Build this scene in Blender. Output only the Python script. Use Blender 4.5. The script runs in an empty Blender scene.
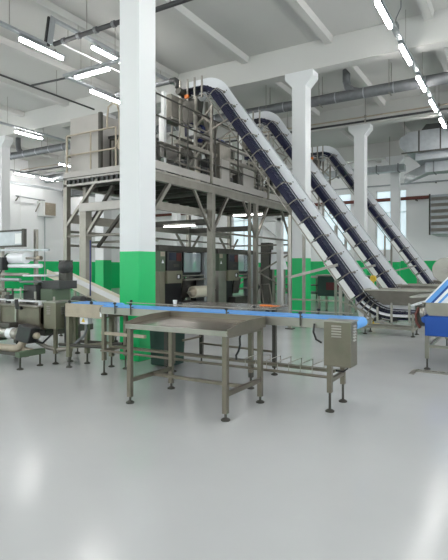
import bpy, bmesh, math, random
from mathutils import Vector, Matrix
random.seed(7)
PI = math.pi
C = bpy.context.scene.collection

# ------------------------------------------------------------------ mesh builder
class MB:
    def __init__(self):
        self.v = []; self.f = []; self.s = []; self.k = []; self.n = 0
    def _add(self, vs, fs, smooth=False, new=True):
        b = len(self.v); self.v += [Vector(p) for p in vs]; self.n += new
        for q in fs:
            self.f.append([b + i for i in q]); self.s.append(smooth); self.k.append(self.n)
        return self
    def box(self, x0, x1, y0, y1, z0, z1):
        vs = [(x, y, z) for z in (z0, z1) for y in (y0, y1) for x in (x0, x1)]
        return self._add(vs, [(0,2,3,1),(4,5,7,6),(0,1,5,4),(2,6,7,3),(0,4,6,2),(1,3,7,5)])
    def bar(self, p, q, w, h=None, up=(0,0,1)):
        h = w if h is None else h
        p = Vector(p); q = Vector(q); t = (q-p).normalized(); u = Vector(up)
        if abs(t.dot(u)) > .98: u = Vector((0,1,0))
        a = t.cross(u).normalized()*w/2; b = a.cross(t).normalized()*h/2
        vs = [c + sa*a + sb*b for c in (p, q) for sb in (-1,1) for sa in (-1,1)]
        return self._add(vs, [(0,2,3,1),(4,5,7,6),(0,1,5,4),(2,6,7,3),(0,4,6,2),(1,3,7,5)])
    def cone(self, p, q, r0, r1, n=12, caps=True):
        p = Vector(p); q = Vector(q); t = (q-p).normalized()
        u = Vector((0,0,1)) if abs(t.z) < .9 else Vector((1,0,0))
        a = t.cross(u).normalized(); b = t.cross(a)
        vs = []
        for c, r in ((p, r0), (q, r1)):
            for i in range(n):
                g = 2*PI*i/n; vs.append(c + r*(math.cos(g)*a + math.sin(g)*b))
        self._add(vs, [(i, (i+1)%n, n+(i+1)%n, n+i) for i in range(n)], True)
        if caps:
            self._add(vs[:n], [tuple(range(n-1, -1, -1))], False, False); self._add(vs[n:], [tuple(range(n))], False, False)
        return self
    def tube(self, p, q, r, n=10): return self.cone(p, q, r, r, n)
    def path(self, pts, r, n=8):
        pts = [Vector(p) for p in pts]; vs = []; m = len(pts); a = None
        for i, c in enumerate(pts):
            t = (pts[min(i+1, m-1)] - pts[max(i-1, 0)]).normalized()
            if a is None:
                u = Vector((0,0,1)) if abs(t.z) < .9 else Vector((1,0,0)); a = t.cross(u).normalized()
            else: a = (a - t*a.dot(t)).normalized()
            b = t.cross(a)
            for k in range(n):
                g = 2*PI*k/n; vs.append(c + r*(math.cos(g)*a + math.sin(g)*b))
        fs = [(i*n+k, i*n+(k+1)%n, (i+1)*n+(k+1)%n, (i+1)*n+k) for i in range(m-1) for k in range(n)]
        self._add(vs, fs, True)
        self._add(vs[:n], [tuple(range(n-1,-1,-1))], False, False); self._add(vs[-n:], [tuple(range(n))], False, False)
        return self
    def prism(self, poly, axis, a0, a1):
        """poly of 2D points extruded along axis ('x': pts are y,z; 'y': x,z; 'z': x,y)"""
        def P(p, a): return {'x': (a, p[0], p[1]), 'y': (p[0], a, p[1]), 'z': (p[0], p[1], a)}[axis]
        n = len(poly); vs = [P(p, a0) for p in poly] + [P(p, a1) for p in poly]
        return self._add(vs, [tuple(range(n-1,-1,-1)), tuple(range(n, 2*n))] + [(i,(i+1)%n,n+(i+1)%n,n+i) for i in range(n)])
    def sweep(self, path, n0, n1, y0, y1, i0=0, i1=None):
        """closed rectangular section swept along an XZ path; n0..n1 offset along the path normal"""
        sl = path[i0:i1]; vs = []
        for j, (x, z, nx, nz) in enumerate(sl):
            m1 = n1(j) if callable(n1) else n1
            for (nn, y) in ((n0,y0),(m1,y0),(m1,y1),(n0,y1)): vs.append((x+nx*nn, y, z+nz*nn))
        m = len(sl)
        fs = [(i*4+k, i*4+(k+1)%4, (i+1)*4+(k+1)%4, (i+1)*4+k) for i in range(m-1) for k in range(4)]
        fs += [(3,2,1,0), (4*m-4, 4*m-3, 4*m-2, 4*m-1)]
        return self._add(vs, fs)
    def lathe(self, prof, c, axis='z', n=20):
        c = Vector(c); vs = []
        for (r, h) in prof:
            for k in range(n):
                g = 2*PI*k/n; a, b = r*math.cos(g), r*math.sin(g)
                vs.append(c + Vector({'z': (a,b,h), 'x': (h,a,b), 'y': (a,h,b)}[axis]))
        m = len(prof); runs = [[0]]
        for i in range(1, m):
            runs[-1].append(i)
            if i < m-1:
                a = math.atan2(prof[i][1]-prof[i-1][1], prof[i][0]-prof[i-1][0]); b = math.atan2(prof[i+1][1]-prof[i][1], prof[i+1][0]-prof[i][0])
                if abs((b-a+PI) % (2*PI) - PI) > .6: runs.append([i])
        for j, r in enumerate(runs):      # rings are doubled at sharp edges so they stay crisp
            rv = [vs[i*n+k] for i in r for k in range(n)]
            self._add(rv, [(i*n+k, i*n+(k+1)%n, (i+1)*n+(k+1)%n, (i+1)*n+k) for i in range(len(r)-1) for k in range(n)], True, j == 0)
        self._add(vs[:n], [tuple(range(n))], False, False); self._add(vs[-n:], [tuple(range(n))], False, False)
        return self
    def louvers(self, x0, x1, y, z0, z1, k, axis='x', d=.012):
        """row of small raised louvre slots on a face normal to y (axis x) or normal to x (axis y)"""
        for i in range(k):
            z = z0 + (z1-z0)*(i+.5)/k; h = (z1-z0)/k*.28
            if axis == 'x': self.prism([(y, z-h), (y-d, z-h), (y, z+h)], 'x', x0, x1)
            else: self.prism([(y, z-h), (y+d, z-h), (y, z+h)], 'y', x0, x1)
        return self

WLOC = {}
def link(name, mb, mat, parent=None, bevel=0, origin=None):
    me = bpy.data.meshes.new(name)
    off = WLOC[parent] if parent is not None else Vector(origin or (0,0,0))
    me.from_pydata([tuple(p - off) for p in mb.v], [], mb.f)
    me.polygons.foreach_set('use_smooth', mb.s)
    bm = bmesh.new(); bm.from_mesh(me); bmesh.ops.recalc_face_normals(bm, faces=bm.faces); bm.to_mesh(me); bm.free()
    me.materials.append(mat)
    o = bpy.data.objects.new(name, me); C.objects.link(o)
    if parent is not None: o.parent = parent; WLOC[o] = off
    else: o.location = off; WLOC[o] = off
    if bevel:
        m = o.modifiers.new('bevel', 'BEVEL'); m.width = bevel; m.segments = 2; m.limit_method = 'ANGLE'
    return o
part = link
def split(mb):
    out = []
    for j in range(1, mb.n+1):
        m = MB(); m.n = 1; ix = {}
        for f, s, k in zip(mb.f, mb.s, mb.k):
            if k != j: continue
            q = []
            for i in f:
                if i not in ix: ix[i] = len(m.v); m.v.append(mb.v[i])
                q.append(ix[i])
            m.f.append(q); m.s.append(s); m.k.append(1)
        if m.f: out.append(m)
    return out
def parts(name, mb, mat, parent, bevel=0):
    return [link(name, m, mat, parent, bevel) for m in split(mb)]
def tag(o, label, cat, group=None):
    o['label'] = label; o['category'] = cat
    if group: o['group'] = group
    return o
def thing(name, label, cat, loc, group=None):
    o = bpy.data.objects.new(name, None); o.empty_display_size = .1; C.objects.link(o); o.location = loc
    WLOC[o] = Vector(loc); return tag(o, label, cat, group)
def struct(name, mb, mat, origin=None, bevel=0):
    o = link(name, mb, mat, None, bevel, origin); o['kind'] = 'structure'; return o
KIDS = {}
def copy_tree(o, loc=None, label=None, group=None, rz=None, parent=None):
    c = o.copy(); C.objects.link(c)
    if parent is not None: c.parent = parent
    if loc is not None: c.location = loc
    if rz is not None: c.rotation_euler = (0,0,rz)
    if label: c['label'] = label
    if group: c['group'] = group
    for ch in list(o.children): copy_tree(ch, parent=c)
    return c

# ------------------------------------------------------------------ materials
def mat(name, col, rough=.5, metal=0., var=.0, scale=8., spec=.5, bump=0., emit=0., alpha=1., coat=0., rvar=0., stretch=None):
    m = bpy.data.materials.new(name); m.use_nodes = True; nt = m.node_tree; b = nt.nodes['Principled BSDF']
    b.inputs['Base Color'].default_value = (*col, 1); b.inputs['Roughness'].default_value = rough
    b.inputs['Metallic'].default_value = metal; b.inputs['Specular IOR Level'].default_value = spec
    b.inputs['Coat Weight'].default_value = coat
    if emit:
        b.inputs['Emission Color'].default_value = (*col, 1); b.inputs['Emission Strength'].default_value = emit
    if alpha < 1: b.inputs['Alpha'].default_value = alpha
    if var or bump or rvar:
        tc = nt.nodes.new('ShaderNodeTexCoord'); mp = nt.nodes.new('ShaderNodeMapping')
        nt.links.new(tc.outputs['Object'], mp.inputs[0])
        if stretch: mp.inputs['Scale'].default_value = stretch
        nz = nt.nodes.new('ShaderNodeTexNoise'); nz.inputs['Scale'].default_value = scale; nz.inputs['Detail'].default_value = 5
        nt.links.new(mp.outputs[0], nz.inputs['Vector'])
        if var:
            cr = nt.nodes.new('ShaderNodeValToRGB')
            cr.color_ramp.elements[0].position = .3; cr.color_ramp.elements[1].position = .7
            cr.color_ramp.elements[0].color = tuple(max(0, c*(1-var)) for c in col) + (1,)
            cr.color_ramp.elements[1].color = tuple(min(1, c*(1+var)) for c in col) + (1,)
            nt.links.new(nz.outputs['Fac'], cr.inputs[0]); nt.links.new(cr.outputs[0], b.inputs['Base Color'])
        if rvar:
            mr = nt.nodes.new('ShaderNodeMapRange'); mr.inputs[3].default_value = max(.03, rough-rvar); mr.inputs[4].default_value = rough+rvar
            nt.links.new(nz.outputs['Fac'], mr.inputs[0]); nt.links.new(mr.outputs[0], b.inputs['Roughness'])
        if bump:
            bp = nt.nodes.new('ShaderNodeBump'); bp.inputs['Strength'].default_value = bump; bp.inputs['Distance'].default_value = .02
            nt.links.new(nz.outputs['Fac'], bp.inputs['Height']); nt.links.new(bp.outputs[0], b.inputs['Normal'])
    return m
def two_tone(name, low, high, zcut, rough=.45):
    """oil paint dado: a green band up to zcut (world height), white above"""
    m = mat(name, high, rough); nt = m.node_tree; b = nt.nodes['Principled BSDF']
    g = nt.nodes.new('ShaderNodeNewGeometry'); sx = nt.nodes.new('ShaderNodeSeparateXYZ')
    lt = nt.nodes.new('ShaderNodeMath'); lt.operation = 'LESS_THAN'; lt.inputs[1].default_value = zcut
    mx = nt.nodes.new('ShaderNodeMix'); mx.data_type = 'RGBA'
    mx.inputs[6].default_value = (*high, 1); mx.inputs[7].default_value = (*low, 1)
    nt.links.new(g.outputs['Position'], sx.inputs[0]); nt.links.new(sx.outputs['Z'], lt.inputs[0])
    nt.links.new(lt.outputs[0], mx.inputs[0]); nt.links.new(mx.outputs[2], b.inputs['Base Color'])
    return m
GREEN = (.002, .50, .14)
M = {}
M['floor'] = mat('epoxy_floor', (.53,.535,.54), .17, var=.04, scale=.7, rvar=.05, spec=.36)
M['ceil'] = mat('ceiling_paint', (.56,.552,.53), .7, var=.03, scale=.6)
M['wall'] = two_tone('wall_paint', GREEN, (.84,.845,.85), 1.85)
M['pillar'] = two_tone('pillar_paint', GREEN, (.73,.735,.74), 1.75, .4)
M['white'] = mat('white_paint', (.82,.82,.81), .45)
M['plastic'] = mat('white_plastic', (.86,.87,.9), .4)
M['steel'] = mat('brushed_steel', (.30,.28,.245), .4, .68, var=.10, scale=5, rvar=.08)
M['steel_n'] = mat('warm_brushed_steel', (.20,.175,.138), .36, .7, var=.12, scale=5, rvar=.08)
M['steel_l'] = mat('pale_steel', (.37,.35,.315), .36, .72, var=.08, scale=5, rvar=.08)
M['steel_d'] = mat('dark_steel', (.085,.08,.07), .5, .55, var=.15, scale=4)
M['olive'] = mat('olive_steel', (.21,.20,.145), .5, .4, var=.06, scale=3)
M['top'] = mat('table_sheet', (.33,.295,.26), .24, .8, var=.12, scale=3, rvar=.08, stretch=(1,4,1))
M['gal'] = mat('galvanised_sheet', (.42,.44,.46), .45, .7, var=.08, scale=6)
M['duct'] = mat('duct_grey', (.2,.205,.215), .55, .5, var=.12, scale=8)
M['blue'] = mat('blue_belt', (.12,.36,.80), .45)
M['blue_d'] = mat('deep_blue_apron', (.003,.065,.34), .5)
M['navy'] = mat('navy_belt', (.007,.008,.035), .45, spec=.3)
M['black'] = mat('black_plastic', (.018,.018,.02), .4)
M['dark'] = mat('dark_grey_panel', (.05,.05,.05), .5)
M['dkgreen'] = mat('dark_green_plastic', (.012,.05,.035), .5)
M['greencl'] = mat('olive_green_enamel', (.10,.14,.09), .5)
M['green'] = mat('green_enamel', GREEN, .45)
M['cream'] = mat('cream_film', (.72,.68,.55), .4)
M['pink'] = mat('pale_cabinet_sheet', (.42,.395,.37), .45, .4, var=.06, scale=2)
M['red'] = mat('dark_red_panel', (.10,.01,.012), .4)
M['orange'] = mat('orange_plastic', (.75,.20,.03), .5)
M['yellow'] = mat('yellow_plastic', (.80,.55,.05), .5)
M['brown'] = mat('red_brown_pipe', (.13,.035,.025), .5)
M['pipe'] = mat('dark_pipe', (.04,.04,.042), .5)
M['beige'] = mat('beige_casting', (.42,.36,.28), .5, .2, var=.1, scale=8)
M['dblue'] = mat('dark_blue_motor', (.02,.03,.16), .45)
M['lamp'] = mat('lit_diffuser', (1,.985,.96), .5, emit=36)
M['lamp2'] = mat('lit_diffuser_dim', (1,.985,.96), .5, emit=10)
M['sky'] = mat('daylit_frosted_pane', (.66,.80,.86), .3, emit=.55)
M['fill_pane'] = mat('fill_light_pane', (.93,.97,1), .3, emit=4.0)  # glowing panes added out of view as fill light
M['screen'] = mat('screen_glass', (.03,.035,.06), .12)
M['glassy'] = mat('guard_glass', (.42,.50,.54), .08, alpha=.45)
M['cloud'] = mat('translucent_guard', (.75,.77,.78), .25, alpha=.6)

# ------------------------------------------------------------------ setting
CEIL = 7.75
struct('floor', MB().box(-25.2, 8.2, -7.2, 29.8, -.2, 0), M['floor'])
struct('ceiling', MB().box(-25.2, 8.2, -7.2, 29.8, CEIL, CEIL+.2), M['ceil'])
def wall_open(name, axis, c0, c1, lo, hi, openings):
    mb = MB(); z0s = openings[0][2]; z1s = openings[0][3]
    def bx(a, b, z0, z1):
        if axis == 'y': mb.box(a, b, c0, c1, z0, z1)
        else: mb.box(c0, c1, a, b, z0, z1)
    bx(lo, hi, 0, z0s); bx(lo, hi, z1s, CEIL); cur = lo
    for (a, b, _, _) in openings: bx(cur, a, z0s, z1s); cur = b
    bx(cur, hi, z0s, z1s)
    return struct(name, mb, M['wall'])
nwin = [0]
def window(axis, a, b, z0, z1, c, inn, pm):
    nwin[0] += 1; n = nwin[0]; fr = MB(); w = .07
    def bx(m, p, q, r, s, d0, d1):
        if axis == 'y': m.box(p, q, c+d0, c+d1, r, s)
        else: m.box(c+d0, c+d1, p, q, r, s)
    d0, d1 = (-.05, .05)
    for (p, q, r, s) in ((a,b,z0,z0+w),(a,b,z1-w,z1),(a,a+w,z0,z1),(b-w,b,z0,z1),((a+b)/2-.03,(a+b)/2+.03,z0,z1),(a,b,z0+(z1-z0)*.62,z0+(z1-z0)*.62+.06)):
        bx(fr, p, q, r, s, d0, d1)
    f = struct('window_%d' % n, fr, M['white'])
    pn = MB(); bx(pn, a+w, b-w, z0+w, z1-w, .0, .012); part('pane', pn, pm, f)
wl = [(x, x+1.75, 2.45, 5.95) for x in (-17.0, -13.75, -10.5, -7.3)]
wall_open('wall_back', 'y', 29.5, 29.8, -25.2, 8.2, wl)
for (a,b,z0,z1) in wl: window('y', a, b, z0, z1, 29.62, -1, M['sky'])
wlf = [(y, y+3.2, 2.0, 5.8) for y in (-5.0, .5, 6, 11)]
wr = [(y, y+3.2, 2.0, 5.8) for y in (-5.0, .5, 6, 11.5, 17, 22.5)]
wall_open('wall_right', 'x', 8.0, 8.2, -7.2, 29.8, wr)
wall_open('wall_left', 'x', -25.2, -24.9, -7.2, 29.8, wlf)
for (a,b,z0,z1) in wlf: window('x', a, b, z0, z1, -25.05, 1, M['fill_pane'])  # unseen left windows, added to light the far floor and rear
for (a,b,z0,z1) in wr: window('x', a, b, z0, z1, 8.1, -1, M['fill_pane'])  # right wall windows added out of view, glowing to fill the room
wf = [(x, x+3.2, 2.0, 5.8) for x in (-23, -17, -11, -5, 1.5)]
wall_open('wall_front', 'y', -7.2, -7.0, -25.2, 8.2, wf)
for (a,b,z0,z1) in wf: window('y', a, b, z0, z1, -7.1, 1, M['fill_pane'])  # glowing windows added behind the camera for soft fill
for (n, mb) in (('left', MB().box(-24.9,-24.88,-7,29.5,0,.12)), ('back', MB().box(-24.9,8,29.48,29.5,0,.12))):
    struct('baseboard_'+n, mb, M['green'])
# pillars with haunched heads; beams along X, shallow ribs along Y
ROWS_Y = (-.2, 6.24, 13.3, 19.4, 25.7)
for yy in ROWS_Y:
    struct('ceiling_beam', MB().prism([(yy-.2,7.0),(yy+.2,7.0),(yy+.26,CEIL),(yy-.26,CEIL)], 'x', -24.9, 8), M['ceil'])
for xx in (-22.45,-19.9,-17.3,-14.75,-12.2,-9.65,-7.07,-4.5,-1.95,.6,3.2,5.8):
    struct('ceiling_beam', MB().prism([(xx-.10,7.58),(xx+.10,7.58),(xx+.14,CEIL),(xx-.14,CEIL)], 'y', -7, 29.5), M['ceil'])
def pillar(cx, cy, w=.2075):
    mb = MB().prism([(cx-w,0),(cx+w,0),(cx+w,6.6),(cx+w+.22,6.84),(cx+w+.22,7.02),(cx-w-.22,7.02),(cx-w-.22,6.84),(cx-w,6.6)], 'y', cy-w, cy+w)
    struct('pillar', mb, M['pillar'], origin=(cx,cy,0), bevel=.012)
for cx in (-5.38,):
    for cy in ROWS_Y[1:]: pillar(cx, cy)
for cy in (13.3, 19.4, 25.7): pillar(-13.1, cy)
for cy in (13.3, 19.4, 25.7): pillar(-18.95, cy)
# panel seams on the left wall
for i in range(12):
    struct('trim_%d' % (i+1), MB().box(-24.9,-24.885, 9+1.6*i, 9.03+1.6*i, 1.85, 6.3), M['white'])
struct('trim_13', MB().box(-24.9,-24.84, -7, 29.5, 6.25, 6.38), M['gal'])

# ------------------------------------------------------------------ lamps and trays
proto = thing('strip_light', '', 'light', (0,0,0), 'strip lights under the ceiling trays')
part('housing', MB().prism([(-.055,.03),(.055,.03),(.04,.085),(-.04,.085)], 'y', -.62, .62), M['gal'], proto)
part('diffuser', MB().prism([(-.034,-.03),(.034,-.03),(.04,.03),(-.04,.03)], 'y', -.6, .6), M['lamp'], proto)
parts('clip', MB().box(-.02,.02,-.4,-.36,.08,.14).box(-.02,.02,.36,.4,.08,.14), M['steel'], proto)
first = [True]
def lamp(x, y, z, label, rz=0):
    if first[0]:
        first[0] = False; proto.location = (x,y,z); proto.rotation_euler = (0,0,rz); proto['label'] = label; return
    copy_tree(proto, (x,y,z), label, None, rz)
ORD = ['first','second','third','fourth','fifth','sixth','seventh','eighth','ninth']
def tray(pts, label, w=.12, hang=1.5, col='gal', loc=None):
    t = thing('cable_tray', label, 'cable tray', loc or pts[0], 'ceiling cable trays')
    mb = MB()
    for p, q in zip(pts, pts[1:]): mb.bar(p, q, w, .06)
    part('channel', mb, M[col], t)
    for p, q in zip(pts, pts[1:]):
        p = Vector(p); q = Vector(q); n = max(1, int((q-p).length/hang))
        if abs((q-p).normalized().z) > .5: continue
        for k in range(n):
            c = p + (q-p)*((k+.5)/n)
            part('hanger_rod', MB().tube((c.x+.03,c.y,c.z+.03),(c.x+.03,c.y,CEIL),.007,6), M['steel'], t)
    return t
tray([(-2.43,-3,6.84),(-2.43,21.0,6.84)], 'long straight cable tray carrying the slanting row of lamps over the incline conveyors', hang=2.33)
for k in range(5): lamp(-2.43, 10.5+2.25*k, 6.7, 'lit strip light, %s from the near end of the row over the incline conveyors' % ORD[k])
for k in range(5): lamp(-2.43, 8.25-2.25*k, 6.7, 'strip light %s beyond the picture edge, on the tray over the incline conveyors' % ORD[k])
jb = thing('junction_box', 'small dark junction box on the lamp tray above the incline conveyors', 'junction box', (-2.43,11.6,6.87))
part('box', MB().box(-2.50,-2.36,11.45,11.65,6.87,6.97), M['duct'], jb); part('conduit', MB().path([(-2.43,11.55,6.95),(-2.4,11.55,7.1),(-2.3,11.55,7.3),(-2.3,11.55,CEIL)],.012,6), M['duct'], jb)
# left trays
tray([(-9.6,2,6.74),(-9.6,7.85,6.74)], 'low cable tray in the upper corner that ends at a riser')
lamp(-9.62, 7.78, 6.6, 'lit strip light under the low tray before the dark riser, in the upper corner')
lamp(-9.62, 5.2, 6.6, 'strip light one beyond the picture edge, on the low tray with the riser')
lamp(-9.62, 2.6, 6.6, 'strip light two beyond the picture edge, on the low tray with the riser')
rs = thing('cable_riser', 'dark steep riser joining the low tray to the raised tray', 'cable tray', (-9.6,7.85,6.74))
part('channel', MB().bar((-9.6,7.9,6.74),(-9.6,8.0,7.42),.05,.14,up=(0,1,0)), M['pipe'], rs)
part('side_rail', MB().bar((-9.5,7.9,6.74),(-9.5,8.0,7.42),.025,.14,up=(0,1,0)), M['gal'], rs)
tray([(-9.6,8.0,7.42),(-9.6,13,7.42)], 'raised cable tray running from the riser to behind the front pillar')
lamp(-9.65, 10.0, 7.26, 'lit strip light under the raised tray, beside the front pillar')
tray([(-10.75,9.43,6.74),(-8.3,9.43,6.74)], 'short crosswise cable tray behind the front pillar', hang=.9)
lamp(-9.7, 9.43, 6.6, 'lit strip light set crosswise to its neighbours, above the cabinet on the platform', PI/2)
tray([(-10.75,9.5,6.74),(-10.69,13,6.74)], 'cable tray running back from the crosswise tray over the platform cabinet')
lamp(-10.69, 10.95, 6.6, 'lit strip light just above the tall cabinet on the platform, beside the front pillar')
tray([(-16.2,6,6.74),(-16.2,15.5,6.74)], 'thin cable tray passing in front of the far white pillar head')
lamp(-16.35, 12.6, 6.6, 'lit strip light beside the head of the white pillar at the picture edge')
lamp(-16.35, 9.9, 6.6, 'strip light one beyond the picture edge, on the tray by the far pillar')
lamp(-16.35, 7.4, 6.6, 'strip light two beyond the picture edge, on the tray by the far pillar')
tray([(-23.6,12,6.74),(-23.6,26,6.74)], 'far cable tray along the left wall', hang=3)
lamp(-23.6, 17.9, 6.6, 'lit strip light far off near the left wall, next to the pillar edge')
lamp(-23.6, 19.6, 6.6, 'lit strip light far off near the left wall, second from the pillar edge')
lamp(-23.6, 23.0, 6.6, 'lit strip light far off near the left wall, behind the platform post')
k = 0  # aisle lamps added out of view to help light the hall
for x in (3.8,):
    for y in (-3, 1, 5, 9, 13, 17, 21, 25):
        lamp(x, y, 6.7, 'added fill light in the aisle outside the frame, %s from the front wall' % ORD[k % 9]); k += 1
k = 0  # extra lamps added behind the platform to brighten the far hall
for x, y in ((-16.35,18.5),(-16.35,21),(-16.35,23.5),(-16.35,26),(-20.2,18),(-20.2,20.5),(-20.2,25),(-12.0,26.5),(-8,26.5),(-12.4,21.5),(-12.4,17.5)):
    lamp(x, y, 6.75, 'added fill light over the rear of the hall behind the platform, %s of that area' % (ORD+['tenth','eleventh'])[k]); k += 1
k = 0  # unseen lamps added behind the camera to light the room
for x, y in ((-16.35,-2),(-16.35,2),(-9.62,-3),(-9.62,0),(-22.5,4),(-22.5,0),(-22.5,9)):
    lamp(x, y, 6.7, 'added fill light behind the camera outside the frame, %s of that area' % ORD[k]); k += 1

# ------------------------------------------------------------------ ducts and pipes under the ceiling
dt = thing('ventilation_duct', 'long round grey ventilation duct hung across the hall behind the second pillar', 'duct', (-10,15.5,6.93))
part('duct_tube', MB().tube((-24.5,15.5,6.93),(6,15.5,6.93),.165,20), M['duct'], dt)
fl = MB()
for x in [-24+.9*i for i in range(33)]: fl.tube((x,15.5,6.93),(x+.03,15.5,6.93),.178,20)
parts('flange', fl, M['gal'], dt)
for x0 in (-4.75, -20.9):
    part('branch_elbow', MB().path([(x0+.42,15.5,6.98),(x0+.2,15.5,7.05),(x0+.05,15.5,7.2),(x0,15.5,7.4),(x0,15.5,CEIL)],.12,14), M['duct'], dt)
for x in (-22,-19,-16,-13,-10,-7.5,-5.6,-3.4,-1.5,1):
    part('hanger_rod', MB().tube((x,15.34,6.9),(x,15.34,CEIL),.01,6).tube((x,15.66,6.9),(x,15.66,CEIL),.01,6).box(x-.02,x+.02,15.33,15.67,6.74,6.76), M['steel'], dt)
for (z, r, cm, nm, lb, y) in ((7.02,.028,'beige','water_pipe','thin tan pipe on clips above the dark pipe, behind the grey duct',18.3),(6.86,.04,'pipe','water_pipe','thin black pipe across the hall just below the tan one, behind the grey duct',18.3)):
    p = thing(nm, lb, 'pipe', (-8,y,z))
    part('pipe_run', MB().tube((-24.5,y,z),(6,y,z),r,10), M[cm], p)
    for x in (-16,-12,-8,-4.9,-2.4,0): parts('clip', MB().box(x-.03,x+.03,y-.05,y+.05,z-.05,z+.06).tube((x,y,z),(x,y,CEIL),.008,6), M['steel'], p)
p = thing('dark_pipe', 'dark flanged pipe slanting from the tray riser towards the front pillar', 'pipe', (-9.6,8.2,6.9))
part('pipe_run', MB().tube((-9.7,8.2,6.9),(-2.8,8.2,6.9),.055,10), M['pipe'], p)
for x in (-9.4,-8.9,-8.35,-7.8,-5.5,-4.6): parts('flange', MB().tube((x,8.2,6.9),(x+.08,8.2,6.9),.075,10), M['duct'], p)
for x in (-8.6,-6.2): part('hanger_rod', MB().tube((x,8.2,6.9),(x,8.2,CEIL),.008,6), M['steel'], p)
p = thing('dark_conduit', 'thin black conduit under the ceiling with a branch to the crosswise tray', 'pipe', (-12.55,8,6.9))
part('pipe_run', MB().tube((-12.55,4,6.9),(-12.55,12.3,6.9),.03,8), M['pipe'], p)
part('branch', MB().tube((-12.5,9.72,6.9),(-10.75,9.72,6.82),.03,8), M['pipe'], p)
for y in (8.4,10.7): part('hanger_rod', MB().tube((-12.55,y,6.9),(-12.55,y,CEIL),.008,6), M['steel'], p)
p = thing('conduit', 'thin pale conduit ending in a small box, under the corner ceiling', 'pipe', (-11,5,7.0))
part('pipe_run', MB().tube((-11.2,4,7.05),(-11.2,7.6,7.05),.02,8), M['gal'], p); part('box', MB().box(-11.27,-11.13,7.55,7.7,6.98,7.12), M['duct'], p)
for y in (5.2,7.2): part('hanger_rod', MB().tube((-11.2,y,7.05),(-11.2,y,CEIL),.008,6), M['steel'], p)
p = thing('pale_pipe', 'thin pale pipe slanting under the raised tray beside the front pillar', 'pipe', (-9.9,9,7.1))
part('pipe_run', MB().tube((-9.9,8.3,7.1),(-9.9,13,7.1),.022,8), M['white'], p)
for y in (8.8,11): part('hanger_rod', MB().tube((-9.9,y,7.1),(-9.9,y,CEIL),.008,6), M['steel'], p)
p = thing('exhaust_pipe', 'grey pipe under the ceiling ending in a dark elbow above the platform', 'pipe', (-9,11,7.0))
part('pipe_run', MB().tube((-10.5,11.2,6.72),(-8.45,11.2,6.72),.07,12), M['duct'], p)
part('elbow', MB().path([(-8.45,11.2,6.72),(-8.3,11.2,6.72),(-8.22,11.2,6.66),(-8.2,11.2,6.5)],.085,12), M['dark'], p)
for x in (-10.2,-9): part('hanger_rod', MB().tube((x,11.2,6.72),(x,11.2,CEIL),.008,6), M['steel'], p)
# second white duct far left
d2 = thing('white_duct', 'pale round duct with a drop leg near the left wall, behind the platform', 'duct', (-21,20,6.6))
part('duct_tube', MB().tube((-24.4,20,6.75),(-20.2,20,6.75),.22,16), M['gal'], d2)
part('drop_leg', MB().box(-20.5,-19.7,19.7,20.3,5.75,6.95), M['gal'], d2)
part('outlet', MB().prism([(-20.6,5.6),(-19.6,5.6),(-19.7,5.75),(-20.5,5.75)],'y',19.65,20.35), M['steel_l'], d2)
for x in (-23,-21): part('hanger_rod', MB().tube((x,20,6.75),(x,20,CEIL),.01,6), M['steel'], d2)
d3 = thing('air_duct', 'dark rectangular duct high up near the left wall, under the pale round duct', 'duct', (-22,22,6.2))
part('duct_body', MB().box(-24.8,-18.6,21.6,22.2,5.95,6.35), M['duct'], d3)
for x in (-24,-22,-20): parts('flange', MB().box(x,x+.05,21.56,22.24,5.91,6.39), M['gal'], d3)
for x in (-23.5,-19.5): part('hanger_rod', MB().tube((x,21.9,6.3),(x,21.9,CEIL),.01,6), M['steel'], d3)
# air handling on the right
ah = thing('air_handling_unit', 'big boxy galvanised air handling unit hung under the ceiling beyond the pillars', 'air handling unit', (-3,22,6.5))
part('casing', MB().box(-3.95,-.6,21.2,23.4,6.15,7.0), M['gal'], ah, .01)
part('transition', MB().prism([(-4.3,6.45),(-3.95,6.15),(-3.95,7.0),(-4.3,6.8)],'y',21.3,23.3), M['gal'], ah)
part('lower_casing', MB().box(-3.7,-.6,21.4,23.2,5.85,6.15), M['gal'], ah)
for x in (-3.55,-2.75,-1.9): parts('seam', MB().box(x,x+.05,21.17,21.2,6.15,7.0), M['steel_d'], ah)
parts('seam', MB().box(-4.2,-.6,21.15,21.2,6.12,6.17), M['steel_d'], ah)
part('inlet_hood', MB().prism([(-3.6,6.95),(-1.2,6.95),(-1.5,7.3),(-3.3,7.3)],'y',21.5,23), M['dark'], ah)
for x in (-4.1,-2.4,-.9): part('hanger_rod', MB().tube((x,21.3,6.9),(x,21.3,CEIL),.015,6), M['steel'], ah)
fd = thing('flat_duct', 'flat rectangular duct below the air handling unit, bending towards the far wall', 'duct', (-5,25,6.0))
part('duct_body', MB().box(-9.5,-4.7,24.3,24.7,6.05,6.35).prism([(-4.7,24.3),(-4.7,24.7),(-3.4,22.7),(-3.4,22.1)],'z',5.42,5.83).box(-3.4,-.3,21.9,22.6,5.42,5.83), M['gal'], fd)
for x in (-9,-8,-7,-6,-5,-3.1,-2.3,-1.4): parts('flange', MB().box(x,x+.05,*((24.26,24.74,6.01,6.39) if x < -4 else (21.86,22.64,5.40,5.845))), M['duct'], fd)
for x in (-8.5,-5.4): part('hanger_rod', MB().tube((x,24.5,6.2),(x,24.5,CEIL),.015,6), M['steel'], fd)
lv = thing('louvered_unit', 'grey louvred air unit high on the far wall at the picture edge', 'air unit', (-2.5,26.5,3.5))
part('casing', MB().box(-3.9,-1.2,26.6,29.5,3.15,5.1), M['gal'], lv)
parts('louver', MB().louvers(-3.85,-1.25,26.6,3.2,5.05,6,'x',.06), M['steel_l'], lv)
part('corner_frame', MB().box(-3.95,-3.88,26.54,26.62,3.1,5.15), M['steel_d'], lv)
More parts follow.
